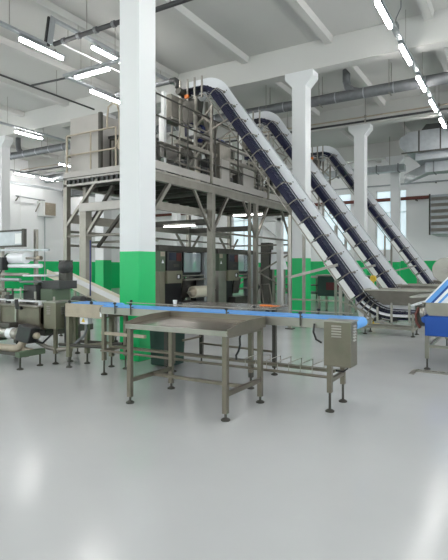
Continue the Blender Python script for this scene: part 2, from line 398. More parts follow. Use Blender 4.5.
rp = thing('brown_pipe', 'red-brown pipe running along the far wall across the windows', 'pipe', (-10,29.2,5.35))
part('pipe_run', MB().tube((-24.5,29.2,5.35),(7.5,29.2,5.35),.1,12), M['brown'], rp)
for x in (-14,-11,-8,-5,-3.8,-2): parts('bracket', MB().box(x-.04,x+.04,29.1,29.5,5.2,5.26), M['steel_d'], rp)
cp = thing('steel_pipe', 'thin galvanised pipe along the far wall above the brown pipe', 'pipe', (-10,29.3,6.15))
part('pipe_run', MB().tube((-24.5,29.3,6.2),(7.5,29.3,6.2),.04,10), M['gal'], cp)
for x in (-12,-8,-4): parts('bracket', MB().box(x-.03,x+.03,29.3,29.5,6.12,6.16), M['steel_d'], cp)
# left wall fixtures
wh = thing('wall_heater', 'white wall fan unit with a brown square grille high on the left wall', 'fan unit', (-24.9,20.8,4.9))
part('casing', MB().box(-24.88,-24.4,19.75,20.8,4.55,5.42), M['white'], wh)
part('grille', MB().box(-24.4,-24.36,19.95,20.7,4.62,5.36).louvers(20.0,20.65,-24.36,4.66,5.3,6,'y',.03), M['beige'], wh)
parts('bracket', MB().bar((-24.88,19.65,4.8),(-24.5,19.65,5.3),.05), M['steel'], wh)
part('supply_pipe', MB().tube((-24.86,20.3,0.0),(-24.86,20.3,4.6),.03,8), M['gal'], wh)
sr = thing('wall_rail', 'short grey pipe rail on a bracket on the left wall, beside the fan unit', 'rail', (-24.9,19,5.5))
part('rail', MB().tube((-24.6,18.1,5.55),(-24.6,20.1,5.5),.035,8), M['gal'], sr)
parts('bracket', MB().bar((-24.9,18.3,5.3),(-24.6,18.3,5.55),.05).bar((-24.9,19.9,5.5),(-24.6,19.9,5.5),.05), M['steel'], sr)
# ------------------------------------------------------------------ helpers for machines
def leg(t, x, y, z1, w=.045, m='steel_n', z0=.10, stem=True, d=None):
    d = d or w
    l = part('leg', MB().box(x-w/2, x+w/2, y-d/2, y+d/2, z0, z1), M[m], t)
    part('foot', MB().lathe([(.02,0),(.046,0),(.048,.012),(.03,.024),(.013,.03),(.013,z0+.02),(.0,z0+.02)], (x,y,0), n=14), M['steel_d'], l)
    return l
# ------------------------------------------------------------------ work table
t = thing('work_table', 'stainless steel packing table with a shallow tray top, standing in front of the blue belt', 'table', (-3.1,4.55,0))
x0, x1, y0, y1 = -3.755, -2.425, 4.13, 4.955
part('tray_top', MB()._add([(x0+.012,y0,.862),(x1-.012,y0,.862),(x1-.012,y1,.9),(x0+.012,y1,.9),(x0+.012,y0,.85),(x1-.012,y0,.85),(x1-.012,y1,.888),(x0+.012,y1,.888)],
     [(0,1,2,3),(7,6,5,4),(0,4,5,1),(1,5,6,2),(2,6,7,3),(3,7,4,0)]), M['top'], t)
side = [(y0,.835),(y0,.892),(y0+.06,.9),(y0+.22,.93),(y0+.45,.95),(y1,.955),(y1,.835)]
for (a, b) in ((x0,x0+.015),(x1-.015,x1)): part('side_lip', MB().prism(side, 'x', a, b), M['steel_n'], t, .003)
part('back_lip', MB().box(x0+.015,x1-.015,y1-.015,y1,.86,.955), M['steel_n'], t)
part('front_apron', MB().box(x0+.015,x1-.015,y0-.002,y0+.03,.822,.874), M['steel_l'], t, .004)
lx0, lx1, ly0, ly1 = -3.70, -2.475, 4.165, 4.915
for (x, y) in ((lx0,ly0),(lx1,ly0),(lx0,ly1),(lx1,ly1)): leg(t, x, y, .86, .05, 'steel_n', .07)
for x in (lx0, lx1):
    part('side_stretcher', MB().box(x-.018,x+.018,ly0,ly1,.23,.275), M['steel_n'], t)
    part('side_rail', MB().box(x-.02,x+.02,ly0,ly1,.80,.85), M['steel_n'], t)
part('long_stretcher', MB().box(lx0,lx1,4.53,4.57,.235,.27), M['steel_n'], t)
part('back_rail', MB().box(lx0,lx1,ly1-.02,ly1+.02,.80,.85), M['steel_n'], t)
part('cable', MB().path([(-2.50,4.82,.84),(-2.53,4.82,.80),(-2.60,4.82,.79),(-2.66,4.81,.76),(-2.67,4.80,.71),(-2.66,4.79,.64),(-2.68,4.79,.57),(-2.71,4.79,.52),(-2.70,4.78,.47)],.012,6), M['black'], t)
# ------------------------------------------------------------------ long blue belt conveyor
t = thing('belt_conveyor', 'long narrow steel conveyor with a blue belt behind the packing table', 'conveyor', (-3.2,5.2,0))
X0, X1, Y0, Y1, Z = -4.98, -1.48, 5.0, 5.43, .955
part('belt', MB().box(X0, X1, Y0+.03, Y1-.03, Z-.012, Z+.006).tube((X1,Y0+.03,Z-.05),(X1,Y1-.03,Z-.05),.056,18), M['blue'], t)
for y in (Y0, Y1-.02): part('side_rail', MB().box(X0, X1-.06, y, y+.022, Z-.10, Z-.004), M['steel_l'], t, .003)
part('slider_bed', MB().box(X0+.02, X1-.08, Y0+.03, Y1-.03, Z-.09, Z-.02), M['steel_n'], t)
part('tail_roller', MB().tube((X0,Y0+.03,Z-.05),(X0,Y1-.03,Z-.05),.05,16), M['steel_d'], t)
for (x, y) in ((-1.70,4.98),(-1.70,5.42),(-2.86,5.42),(-4.99,5.08),(-4.99,5.52)): leg(t, x, y, .9, .05, 'steel_n', .2)
leg(t, -4.27, 5.72, .86, .045, 'steel_n', .12)
part('cross_stretcher', MB().box(-1.72,-1.68,4.98,5.42,.30,.34), M['steel_n'], t)
part('cross_stretcher', MB().box(-5.01,-4.97,5.08,5.52,.32,.36), M['steel_n'], t)
for (y, z) in ((5.02,.345),(5.40,.345)): part('rack_tube', MB().tube((-4.99,y,z),(-1.70,y,z),.016,8), M['steel_n'], t)
part('long_stretcher', MB().box(-4.99,-1.72,5.19,5.23,.36,.39), M['steel_n'], t)
for i in range(7):
    x = -2.72+.135*i
    part('rack_prong', MB().path([(x,5.02,.35),(x,5.02,.45),(x,5.40,.45),(x,5.40,.35)],.005,5), M['steel_l'], t)
part('side_arm', MB().box(-5.03,-4.25,5.06,5.10,.56,.60), M['beige'], t)
part('side_arm', MB().box(-4.99,-4.25,5.68,5.74,.80,.86), M['steel_n'], t)
for (x, y) in ((-4.84,5.47),(-4.42,4.985),(-3.95,5.46),(-2.95,4.985),(-2.83,5.46),(-2.03,4.985),(-2.0,5.46),(-4.7,4.985)):
    b = part('guide_bracket', MB().tube((x,y,.87),(x,y,1.0),.009,8).tube((x,y,.965),(x,y+(.05 if y<5.2 else -.05),.965),.007,6), M['steel_d'], t)
    part('knob', MB().lathe([(.012,0),(.022,.006),(.022,.02),(.012,.027)], (x,y,.995), n=10), M['black'], b)
part('guide_rail', MB().tube((-4.9,5.445,.985),(-1.6,5.445,.985),.007,6), M['steel_l'], t)
cb = part('control_box', MB().box(-1.69,-1.415,4.76,4.985,.515,.958), M['steel_n'], t, .008)
parts('vent_slot', MB().louvers(-1.61,-1.51,4.76,.80,.93,5,'x',.008), M['steel_l'], cb)
parts('vent_slot', MB().louvers(4.83,4.93,-1.415,.76,.93,6,'y',.008), M['steel_l'], cb)
part('lid', MB().box(-1.70,-1.405,4.75,4.985,.955,.968), M['steel_l'], cb)
part('cable', MB().path([(-1.87,4.98,.90),(-1.86,4.93,.82),(-1.82,4.9,.75),(-1.76,4.9,.72)],.011,6), M['black'], t)
part('cable', MB().path([(-1.6,5.1,.56),(-1.58,5.2,.42),(-1.66,5.3,.36),(-1.8,5.35,.36)],.010,6), M['black'], t)
part('end_plate', MB().prism([(-1.60,.80),(-1.49,.85),(-1.45,.90),(-1.48,.95),(-1.60,.955)],'y',Y0-.012,Y0), M['steel_l'], t)
tag(link('paper_cup', MB().lathe([(.022,0),(.03,.075),(.032,.08),(.027,.08),(.02,.01)], (-4.12,5.56,.96), n=14), M['plastic'], None, 0, (-4.12,5.56,.96)), 'small white cup on the steel side table just behind the blue belt', 'cup')
# side table behind the belt
t = thing('side_table', 'low flat steel side table just behind the blue belt', 'table', (-3.5,6.0,0))
part('tabletop', MB().box(-4.35,-2.85,5.52,6.5,.935,.958), M['top'], t, .004)
for (x, y) in ((-4.27,6.45),(-2.94,6.28),(-2.94,5.58),(-4.30,5.6)): leg(t, x, y, .93, .05, 'steel_d', .1)
part('stretcher', MB().tube((-4.27,6.42,.32),(-2.94,6.28,.32),.016,8), M['steel_n'], t)
part('stretcher', MB().tube((-4.27,5.95,.42),(-4.27,6.45,.42),.016,8), M['steel_n'], t)
hs = [(-2.9,6.1,.958)]
tag(link('hand_scraper', MB().box(-3.13,-2.96,6.2,6.26,.958,.975).box(-2.97,-2.86,6.17,6.29,.958,.966), M['orange'], None, .004, (-3.0,6.2,.958)), 'orange hand tool lying on the side table behind the belt', 'hand tool')
# ------------------------------------------------------------------ short infeed conveyor at the left
t = thing('infeed_conveyor', 'short deep-sided steel conveyor with a blue belt, between the left machine and the front pillar', 'conveyor', (-5.5,5.35,0))
part('side_panel', MB().box(-5.83,-5.06,5.13,5.15,.765,.962), M['beige'], t, .004)
part('side_panel', MB().box(-5.83,-5.06,5.55,5.57,.765,.962), M['steel_n'], t, .004)
part('belt', MB().box(-5.80,-5.06,5.16,5.54,.945,.97).tube((-5.06,5.16,.92),(-5.06,5.54,.92),.045,14), M['blue'], t)
part('bed', MB().box(-5.82,-5.07,5.15,5.55,.77,.94), M['olive'], t)
for (x, y) in ((-5.79,5.17),(-5.79,5.53),(-5.28,5.53)): leg(t, x, y, .78, .06, 'olive', .16)
for y in (5.17,5.53): part('stretcher', MB().tube((-6.0,y,.33),(-5.05,y,.36),.025,8), M['steel_d'], t)
part('stretcher', MB().bar((-5.79,5.17,.30),(-5.28,5.53,.36),.04), M['olive'], t)
jb = part('junction_box', MB().box(-5.60,-5.44,5.2,5.3,.66,.765), M['plastic'], t, .006)
part('warning_sticker', MB().prism([(-5.56,.69),(-5.49,.69),(-5.525,.75)],'y',5.197,5.2), M['yellow'], jb)
part('cable', MB().path([(-5.52,5.25,.66),(-5.51,5.25,.58),(-5.56,5.25,.48),(-5.66,5.22,.4),(-5.72,5.2,.34)],.02,8), M['duct'], t)
part('end_block', MB().box(-5.055,-4.99,5.06,5.16,.80,.93), M['plastic'], t, .006)
for x in (-5.75,-5.3): part('knob', MB().lathe([(.012,0),(.024,.01),(.024,.035),(.012,.045)], (x,5.14,.962), n=10), M['black'], t)
# ------------------------------------------------------------------ control cabinet
t = thing('control_cabinet', 'olive louvred control cabinet on legs at the end of the left machine', 'control cabinet', (-6.25,5.35,0))
c = part('cabinet_body', MB().box(-6.40,-6.12,5.20,5.62,.54,.945), M['olive'], t, .008)
parts('vent_slot', MB().louvers(-6.32,-6.24,5.20,.76,.90,5,'x',.01), M['steel_l'], c)
parts('vent_slot', MB().louvers(5.3,5.42,-6.12,.76,.90,5,'y',.01), M['steel_l'], c)
part('top_plate', MB().box(-6.42,-6.10,5.18,5.64,.945,.962), M['steel_l'], t)
for (x, y) in ((-6.18,5.25),(-6.13,5.5)): leg(t, x, y, .55, .05, 'olive', .16)
part('side_channel', MB().box(-6.10,-6.05,5.35,5.42,.30,.9), M['dark'], t)
part('side_channel', MB().box(-6.02,-5.96,5.45,5.5,.30,.9), M['olive'], t)
# ------------------------------------------------------------------ dark bin by the pillar
t = thing('waste_bin', 'dark green plastic bin on the floor beside the front pillar, under the belt', 'bin', (-4.62,6.05,0))
part('bin_body', MB().prism([(-4.81,0.02),(-4.45,0.02),(-4.41,.78),(-4.85,.78)],'y',5.87,6.24), M['dkgreen'], t, .02)
part('rim', MB().box(-4.87,-4.39,5.84,6.27,.76,.80), M['dkgreen'], t, .01)
part('latch', MB().tube((-4.63,5.80,.69),(-4.63,5.85,.69),.022,10), M['plastic'], t)
# ------------------------------------------------------------------ wrapping machine at the left edge
t = thing('wrapping_machine', 'film wrapping machine with rolls and motors at the left picture edge', 'packing machine', (-8,5.6,0))
part('base_frame', MB().box(-9.9,-6.50,5.32,6.35,.40,.50), M['steel_d'], t)
prof = [(5.30,.50),(5.20,.53),(5.155,.60),(5.15,.70),(5.15,.85),(5.13,.86),(5.13,.875),(5.18,.88),(5.18,.62),(5.30,.54)]
part('trough_panel', MB().prism(prof, 'x', -9.9, -6.44), M['steel_n'], t)
part('panel_strap', MB().box(-7.0,-6.96,5.125,5.15,.52,.86), M['steel_l'], t)
part('panel_strap', MB().box(-7.42,-7.39,5.125,5.15,.52,.86), M['steel_l'], t)
part('body', MB().box(-9.9,-6.55,5.36,6.30,.50,.86), M['steel_n'], t, .01)
part('deck', MB().box(-9.9,-6.45,5.15,6.35,.86,.885), M['steel_l'], t)
for (a, b, y) in ((-7.45,-6.62,5.3),(-8.5,-7.55,5.35)):
    part('guide_plate', MB().box(a,b,y,y+.14,.93,.95).box(a+.05,a+.09,y+.05,y+.09,.885,.93).box(b-.09,b-.05,y+.05,y+.09,.885,.93), M['plastic'], t)
part('lever', MB().bar((-6.98,5.14,.97),(-6.93,5.12,.84),.05).bar((-6.93,5.12,.85),(-6.82,5.12,.85),.05), M['black'], t)
part('lever', MB().bar((-7.62,5.14,.98),(-7.6,5.12,.82),.03), M['black'], t)
part('clamp_post', MB().tube((-7.42,5.12,.70),(-7.42,5.12,1.22),.022,10), M['steel_l'], t)
mo = part('motor', MB().lathe([(.0,0),(.07,0),(.085,.03),(.085,.42),(.095,.43),(.095,.47),(.06,.5),(.0,.5)], (-7.17,4.98,.46), 'x', 18), M['steel_l'], t)
part('motor_band', MB().lathe([(.087,.24),(.09,.24),(.09,.36),(.087,.36)], (-7.17,4.98,.46), 'x', 18), M['plastic'], mo)
part('terminal_box', MB().box(-7.12,-6.87,4.93,5.1,.54,.62), M['steel_d'], mo, .01)
part('gearbox', MB().prism([(-6.68,.37),(-6.36,.34),(-6.28,.58),(-6.58,.63)],'y',4.88,5.06), M['black'], t, .02)
part('gear_hub', MB().lathe([(.04,0),(.05,.02),(.05,.07),(.03,.09),(.0,.09)], (-6.33,4.98,.46), 'x', 14), M['beige'], t)
part('pipe_elbow', MB().path([(-8.6,4.92,.24),(-7.0,4.92,.235),(-6.74,4.92,.235),(-6.62,4.93,.26),(-6.56,4.95,.34),(-6.56,4.97,.42)],.06,12), M['beige'], t)
part('mount_rail', MB().box(-9.5,-6.4,4.86,4.94,.14,.19), M['steel_d'], t)
part('mount_plate', MB().box(-8.6,-7.3,4.8,5.2,.30,.36), M['steel_d'], t)
fb = part('foot_beam', MB().box(-6.33,-6.23,4.64,5.10,.18,.26), M['greencl'], t, .008)
for y in (4.69,5.04): part('foot', MB().lathe([(.02,0),(.048,0),(.05,.012),(.03,.024),(.014,.03),(.014,.18),(.0,.18)], (-6.28,y,0), n=14), M['steel_d'], fb)
for x in (-9.4,-8.0): leg(t, x, 5.9, .42, .07, 'steel_d', .1)
for x in (-6.62,): leg(t, x, 6.1, .42, .07, 'steel_d', .1)
part('bracket_arm', MB().bar((-6.6,4.98,.24),(-6.30,4.9,.24),.07,.05), M['beige'], t)
part('hose', MB().path([(-6.3,4.98,.42),(-6.27,5.0,.36),(-6.25,5.06,.34),(-6.28,5.12,.36),(-6.24,5.2,.44),(-6.24,5.3,.5)],.014,8), M['black'], t)
part('cable_chute', MB().path([(-6.7,5.15,.40),(-6.5,5.15,.34),(-6.3,5.2,.25),(-6.15,5.28,.22),(-6.0,5.32,.24)],.035,8), M['steel'], t)
# upper works
for x in (-8.75,-7.75): part('post', MB().box(x-.03,x+.03,6.1,6.16,.88,2.2), M['steel'], t)
w_ = part('roll_screen', MB().box(-9.2,-7.80,5.9,5.94,1.90,2.16), M['gal'], t, .005)
part('screen_window', MB().box(-8.04,-7.86,5.89,5.9,1.93,2.12), M['white'], w_)
part('screen_frame', MB().box(-7.83,-7.78,5.88,5.95,1.87,2.2).box(-9.2,-7.8,5.88,5.95,2.16,2.19).box(-9.2,-7.8,5.88,5.95,1.87,1.9), M['steel_d'], w_)
for (px_, py_, pz_, pr_) in ((-7.1,5.6,1.08,.02),(-7.35,5.5,1.15,.016),(-7.9,5.45,1.2,.02),(-8.3,5.4,1.3,.018),(-6.75,5.7,1.0,.018)): part('former_post', MB().tube((px_,py_,.88),(px_,py_,pz_),pr_,8), M['steel_l'], t)
for (px_, py_, w_, h_) in ((-7.95,5.45,.12,.10),(-7.55,5.42,.10,.14),(-8.3,5.4,.14,.12),(-7.1,5.5,.12,.08)): part('guide_block', MB().box(px_-w_/2,px_+w_/2,py_-.04,py_+.05,.885,.885+h_), M['dark'], t, .008)
part('cross_bar', MB().bar((-9.2,5.9,1.83),(-7.12,5.9,1.80),.05,.035), M['gal'], t)
r_ = part('film_roll', MB().lathe([(.03,0),(.098,0),(.098,.46),(.03,.46)], (-8.18,5.9,1.66), 'x', 20), M['plastic'], t)
part('spindle', MB().tube((-9.2,5.9,1.66),(-7.32,5.9,1.66),.022,10), M['steel'], r_)
part('collar', MB().tube((-7.42,5.9,1.66),(-7.32,5.9,1.66),.04,12), M['beige'], r_)
part('roll_hub', MB().tube((-8.24,5.9,1.66),(-8.18,5.9,1.66),.1,16), M['dark'], r_)
part('tension_roller', MB().tube((-9.2,5.85,1.52),(-7.25,5.85,1.52),.035,12), M['plastic'], t)
part('tension_roller', MB().tube((-9.2,5.85,1.37),(-7.6,5.85,1.36),.03,12), M['steel_l'], t)
part('tension_roller', MB().tube((-9.2,5.75,1.27),(-7.7,5.75,1.27),.03,12), M['gal'], t)
bx_ = part('drive_box', MB().box(-8.36,-8.15,5.7,5.84,1.44,1.68), M['black'], t, .015)
part('cable', MB().path([(-8.22,5.75,1.44),(-8.25,5.72,1.36),(-8.33,5.7,1.25),(-8.42,5.7,1.2)],.013,6), M['black'], bx_)
part('film_plate', MB().lathe([(.0,0),(.30,0),(.32,.015),(.30,.03),(.0,.03)], (-7.45,6.0,1.33), n=24), M['plastic'], t)
part('film_plate', MB().lathe([(.0,0),(.28,0),(.30,.015),(.28,.03),(.0,.03)], (-7.5,5.95,1.22), n=24), M['gal'], t)
part('film_plate', MB().box(-8.6,-7.5,5.6,5.9,1.08,1.1), M['steel_l'], t)
part('plate_post', MB().tube((-7.5,6.0,.88),(-7.5,6.0,1.34),.04,10), M['steel'], t)
for x in (-8.45,-8.2,-7.9,-7.7): part('former_post', MB().tube((x,5.6,.88),(x,5.6,1.12),.02,8), M['steel_d'], t)
for (x, cm) in ((-8.35,'orange'),(-8.05,'beige'),(-7.82,'steel_l')): part('clamp', MB().box(x-.05,x+.05,5.5,5.6,1.0,1.06), M[cm], t, .01)
part('sealing_head', MB().box(-7.62,-7.28,5.75,6.1,.90,1.18), M['dark'], t, .015)
g_ = part('gear_housing', MB().box(-7.22,-6.92,5.8,6.2,.88,1.12), M['greencl'], t, .012)
part('housing_top', MB().box(-7.25,-6.80,5.85,6.25,1.12,1.26), M['dark'], g_)
f_ = part('brush_motor', MB().lathe([(.0,0),(.10,0),(.12,.03),(.12,.14),(.08,.18),(.0,.19)], (-7.0,6.1,1.50), 'x', 16), M['dark'], t)
part('fin', MB().box(-7.04,-6.85,6.05,6.2,1.26,1.62), M['steel_d'], f_)
# ------------------------------------------------------------------ cream incline behind, to the left of the pillar
t = thing('takeaway_conveyor', 'cream sided takeaway conveyor sloping down behind the short blue conveyor', 'conveyor', (-7.8,7.65,0))
a, b = (-9.0,1.39), (-6.55,.60)
for y in (7.40,7.88): part('side_guard', MB().prism([(a[0],a[1]-.10),(b[0],b[1]-.10),(b[0],b[1]+.06),(a[0],a[1]+.06)],'y',y,y+.02), M['cream'], t)
part('belt', MB().prism([(a[0],a[1]-.02),(b[0],b[1]-.02),(b[0],b[1]+.0),(a[0],a[1]+.0)],'y',7.42,7.88), M['plastic'], t)
for (x, z) in ((-8.6,1.16),(-7.0,.66)):
    for y in (7.45,7.85): leg(t, x, y, z, .05, 'steel', .1)
part('sensor_post', MB().tube((-7.65,7.39,.9),(-7.65,7.39,2.05),.014,8), M['dblue'], t)
part('drive_drum', MB().tube((-6.55,7.42,.56),(-6.55,7.88,.56),.07,14), M['dark'], t)
part('motor', MB().lathe([(.0,0),(.11,0),(.11,.25),(.07,.3),(.0,.3)], (-7.9,7.2,.80), 'x', 14), M['dark'], t)
part('motor_mount', MB().box(-7.85,-7.65,7.2,7.42,.74,.86), M['steel_d'], t)
# ------------------------------------------------------------------ two-level steel platform
XR, XL, YF, YB, ZD = -7.2, -9.93, 8.68, 18.3, 3.72
t = thing('steel_platform', 'tall steel mezzanine platform with railings carrying the weighing machines', 'platform', (-8.5,12,0))
PY = (8.74, 11.45, 14.1, 16.9)
for y in PY:
    for x in (XR-.06, XL+.06):
        h = .085 if (x > -8 and y == 11.45) else .065
        l = part('post', MB().box(x-h,x+h,y-h,y+h,.02,ZD-.2), M['steel'], t, .004)
        part('base_plate', MB().box(x-.13,x+.13,y-.13,y+.13,0,.02), M['steel_d'], l)
part('post', MB().box(XL+.40,XL+.50,8.95,9.05,0,ZD-.2), M['steel'], t)
pp = part('post', MB().box(-9.34,-9.12,8.66,8.86,0,2.9), M['steel'], t, .004)
part('post', MB().box(XR-.06,XR+.02,13.56,13.64,0,3.5), M['steel'], t)
part('deck_beam', MB().box(XR-.12,XR,YF,YB,ZD-.22,ZD), M['steel'], t, .004)
part('deck_beam', MB().box(XL,XL+.12,YF,YB,ZD-.22,ZD), M['steel'], t, .004)
part('deck_beam', MB().box(XL,XR,YF,YF+.10,ZD-.04,ZD+.16), M['pink'], t, .004)
part('deck_beam', MB().box(XL,XR,YB-.1,YB,ZD-.22,ZD), M['steel'], t)
for y in PY[1:3]: part('deck_beam', MB().box(XL+.12,XR-.12,y-.06,y+.06,ZD-.24,ZD-.04), M['steel_d'], t)
for i in range(14):
    y = YF+.5+i*.62
    part('joist', MB().box(XL+.12,XR-.12,y-.025,y+.025,ZD-.18,ZD-.04), M['steel_d'], t)
part('deck_plate', MB().box(XL+.1,XR-.1,YF+.1,YB-.1,ZD-.04,ZD), M['steel_d'], t)
for i in range(16): part('grating_tooth', MB().box(XL+.15+.16*i,XL+.22+.16*i,YF+.02,YF+.06,ZD-.15,ZD-.04), M['dark'], t)
part('edge_angle', MB().box(XL,XR,YF,YF+.06,ZD-.20,ZD-.15), M['pink'], t)
part('edge_angle', MB().box(XR-.01,XR+.012,YF,YB,ZD-.03,ZD+.02), M['steel_l'], t)
part('kick_plate', MB().box(XR-.015,XR+.005,YF,YB,ZD+.05,ZD+.24), M['pink'], t)
# lower ring beam
part('ring_beam', MB().box(-9.34,XR,8.64,8.76,2.86,3.06), M['pink'], t, .004)
part('ring_beam', MB().box(XR-.25,XR-.14,8.8,11.3,2.86,3.06), M['steel'], t, .004)
part('ring_beam', MB().box(XL,XL+.1,8.68,16.9,2.62,2.84), M['steel'], t)
for y in (11.45,14.1): part('ring_beam', MB().box(XL,XR-.1,y-.05,y+.05,2.66,2.82), M['steel_d'], t)
for z in (2.32, 2.02): part('tie_rail', MB().tube((XL,16.9,z),(XR,16.9,z),.03,8), M['steel'], t)
part('front_plate', MB().box(XL,XR,YF-.01,YF,ZD+.0,ZD+.02), M['steel_d'], t)
part('tie_rail', MB().tube((XL,8.72,2.27),(XR,8.72,2.27),.032,8), M['steel'], t)
part('tie_rail', MB().tube((XL+.4,9.05,2.12),(XR,9.05,2.12),.03,8), M['steel'], t)
part('tie_rail', MB().tube((XR-.05,11.5,2.46),(XR-.05,16.9,2.46),.03,8), M['steel'], t)
part('tie_rail', MB().tube((XL+.05,8.8,2.4),(XL+.05,16.9,2.4),.03,8), M['steel'], t)
part('tie_rail', MB().tube((XL+.05,8.8,2.05),(XL+.05,16.9,2.05),.03,8), M['steel'], t)
# knee braces
def brace(p, q, w=.07, m='steel'): part('brace', MB().bar(p, q, w), M[m], t)
brace((XL+.1,8.72,2.55),(XL+1.15,8.72,3.62)); brace((XL+.5,9.0,2.4),(XL+1.4,9.0,3.5), .07, 'steel_d')
brace((-9.15,8.72,2.28),(-8.6,8.72,2.92)); brace((-9.05,9.0,2.0),(-8.2,9.0,2.85), .07, 'steel_d')
brace((XR-.05,8.74,2.55),(XR-.05,9.55,3.5), .09); 
for y in (11.45, 14.1, 16.9):
    brace((XR-.05,y,2.75-.35),(XR-.05,y-.85,3.5), .06); 
    if y < 16: brace((XR-.05,y,2.4),(XR-.05,y+.85,3.5), .07)
    pass
    brace((XL+.05,y,1.9),(XL+.05,y-.7,2.62), .06); brace((XL+.05,y,1.9),(XL+.05,y+.7,2.62), .06)
brace((XL+.06,16.9,.6),(XR-.06,16.9,2.0), .05); brace((XR-.06,16.9,.6),(XL+.06,16.9,2.0), .05)
# railings
def rail(p, q, hs=(ZD+.58, ZD+1.08), n=None, m='steel'):
    p = Vector((*p, 0)); q = Vector((*q, 0)); n = n or max(1, round((q-p).length/1.2))
    for i in range(n+1):
        c = p+(q-p)*i/n; part('railing_post', MB().tube((c.x,c.y,ZD),(c.x,c.y,hs[-1]),.022,8), M[m], t)
    for h in hs: part('railing_bar', MB().tube((p.x,p.y,h),(q.x,q.y,h),.022,8), M[m], t)
rail((XL+.1,YF+.03), (XL+1.75,YF+.03), n=2, m='beige')
rail((XL+.05,YF+.05), (XL+.05,17.5), n=5)
rail((XR-.03,9.0), (XR-.03,14.2), hs=(ZD+.6,ZD+1.3,ZD+1.8), n=4, m='steel_d')
rail((XR-.03,14.4), (XR-.03,17.5), hs=(ZD+.5,ZD+1.0), n=3)
part('ladder_hoop', MB().path([(XL+1.75,YF+.03,ZD+.58),(-8.08,YF-.05,ZD+.6),(-7.98,YF-.05,ZD+.8),(-8.0,YF-.05,ZD+1.35),(-8.06,YF-.05,ZD+1.55),(-8.2,YF-.05,ZD+1.62),(-8.34,YF-.05,ZD+1.55),(-8.38,YF-.05,ZD+1.3),(-8.38,YF-.05,ZD+1.05)],.024,8), M['beige'], t)
part('ladder_hoop', MB().path([(-7.72,YF-.05,ZD+1.6),(-7.9,YF-.05,ZD+1.05),(-8.02,YF-.05,ZD+.55),(-7.9,YF-.05,ZD+.42),(-7.7,YF-.05,ZD+.5)],.024,8), M['beige'], t)
# lights under the deck
UL = []
for (x, y, z, lb) in ((-8.3,11.4,2.68,'lit strip light under the platform, next to the front pillar'),(-7.66,14.3,3.22,'lit strip light under the platform, behind the V braces')):
    c = thing('tube_light', lb, 'light', (x,y,z), 'tube lights under the platform')
    part('housing', MB().box(x-.55,x+.55,y-.04,y+.04,z,z+.05), M['steel_l'], c)
    part('tube', MB().tube((x-.53,y,z-.022),(x+.53,y,z-.022),.022,10), M['lamp2'], c)
# ------------------------------------------------------------------ tall cabinet on the platform
t = thing('hopper_cabinet', 'big pale steel cabinet with ribbed side standing on the platform behind the corner railing', 'cabinet', (-9.4,9.6,ZD))
part('cabinet_body', MB().box(-9.88,-8.90,8.86,9.98,ZD,5.28), M['pink'], t, .006)
part('corner_strip', MB().box(-8.90,-8.82,8.86,8.94,ZD,5.3), M['steel_d'], t)
rb = part('ribbed_housing', MB().box(-8.9,-7.95,9.25,9.98,ZD,4.72), M['steel_d'], t)
for i in range(7): part('rib', MB().box(-8.8+.12*i,-8.75+.12*i,9.21,9.25,ZD+.06,4.66), M['pink'], rb)
part('top_trim', MB().box(-8.9,-7.92,9.2,10.0,4.72,4.78), M['dark'], rb)
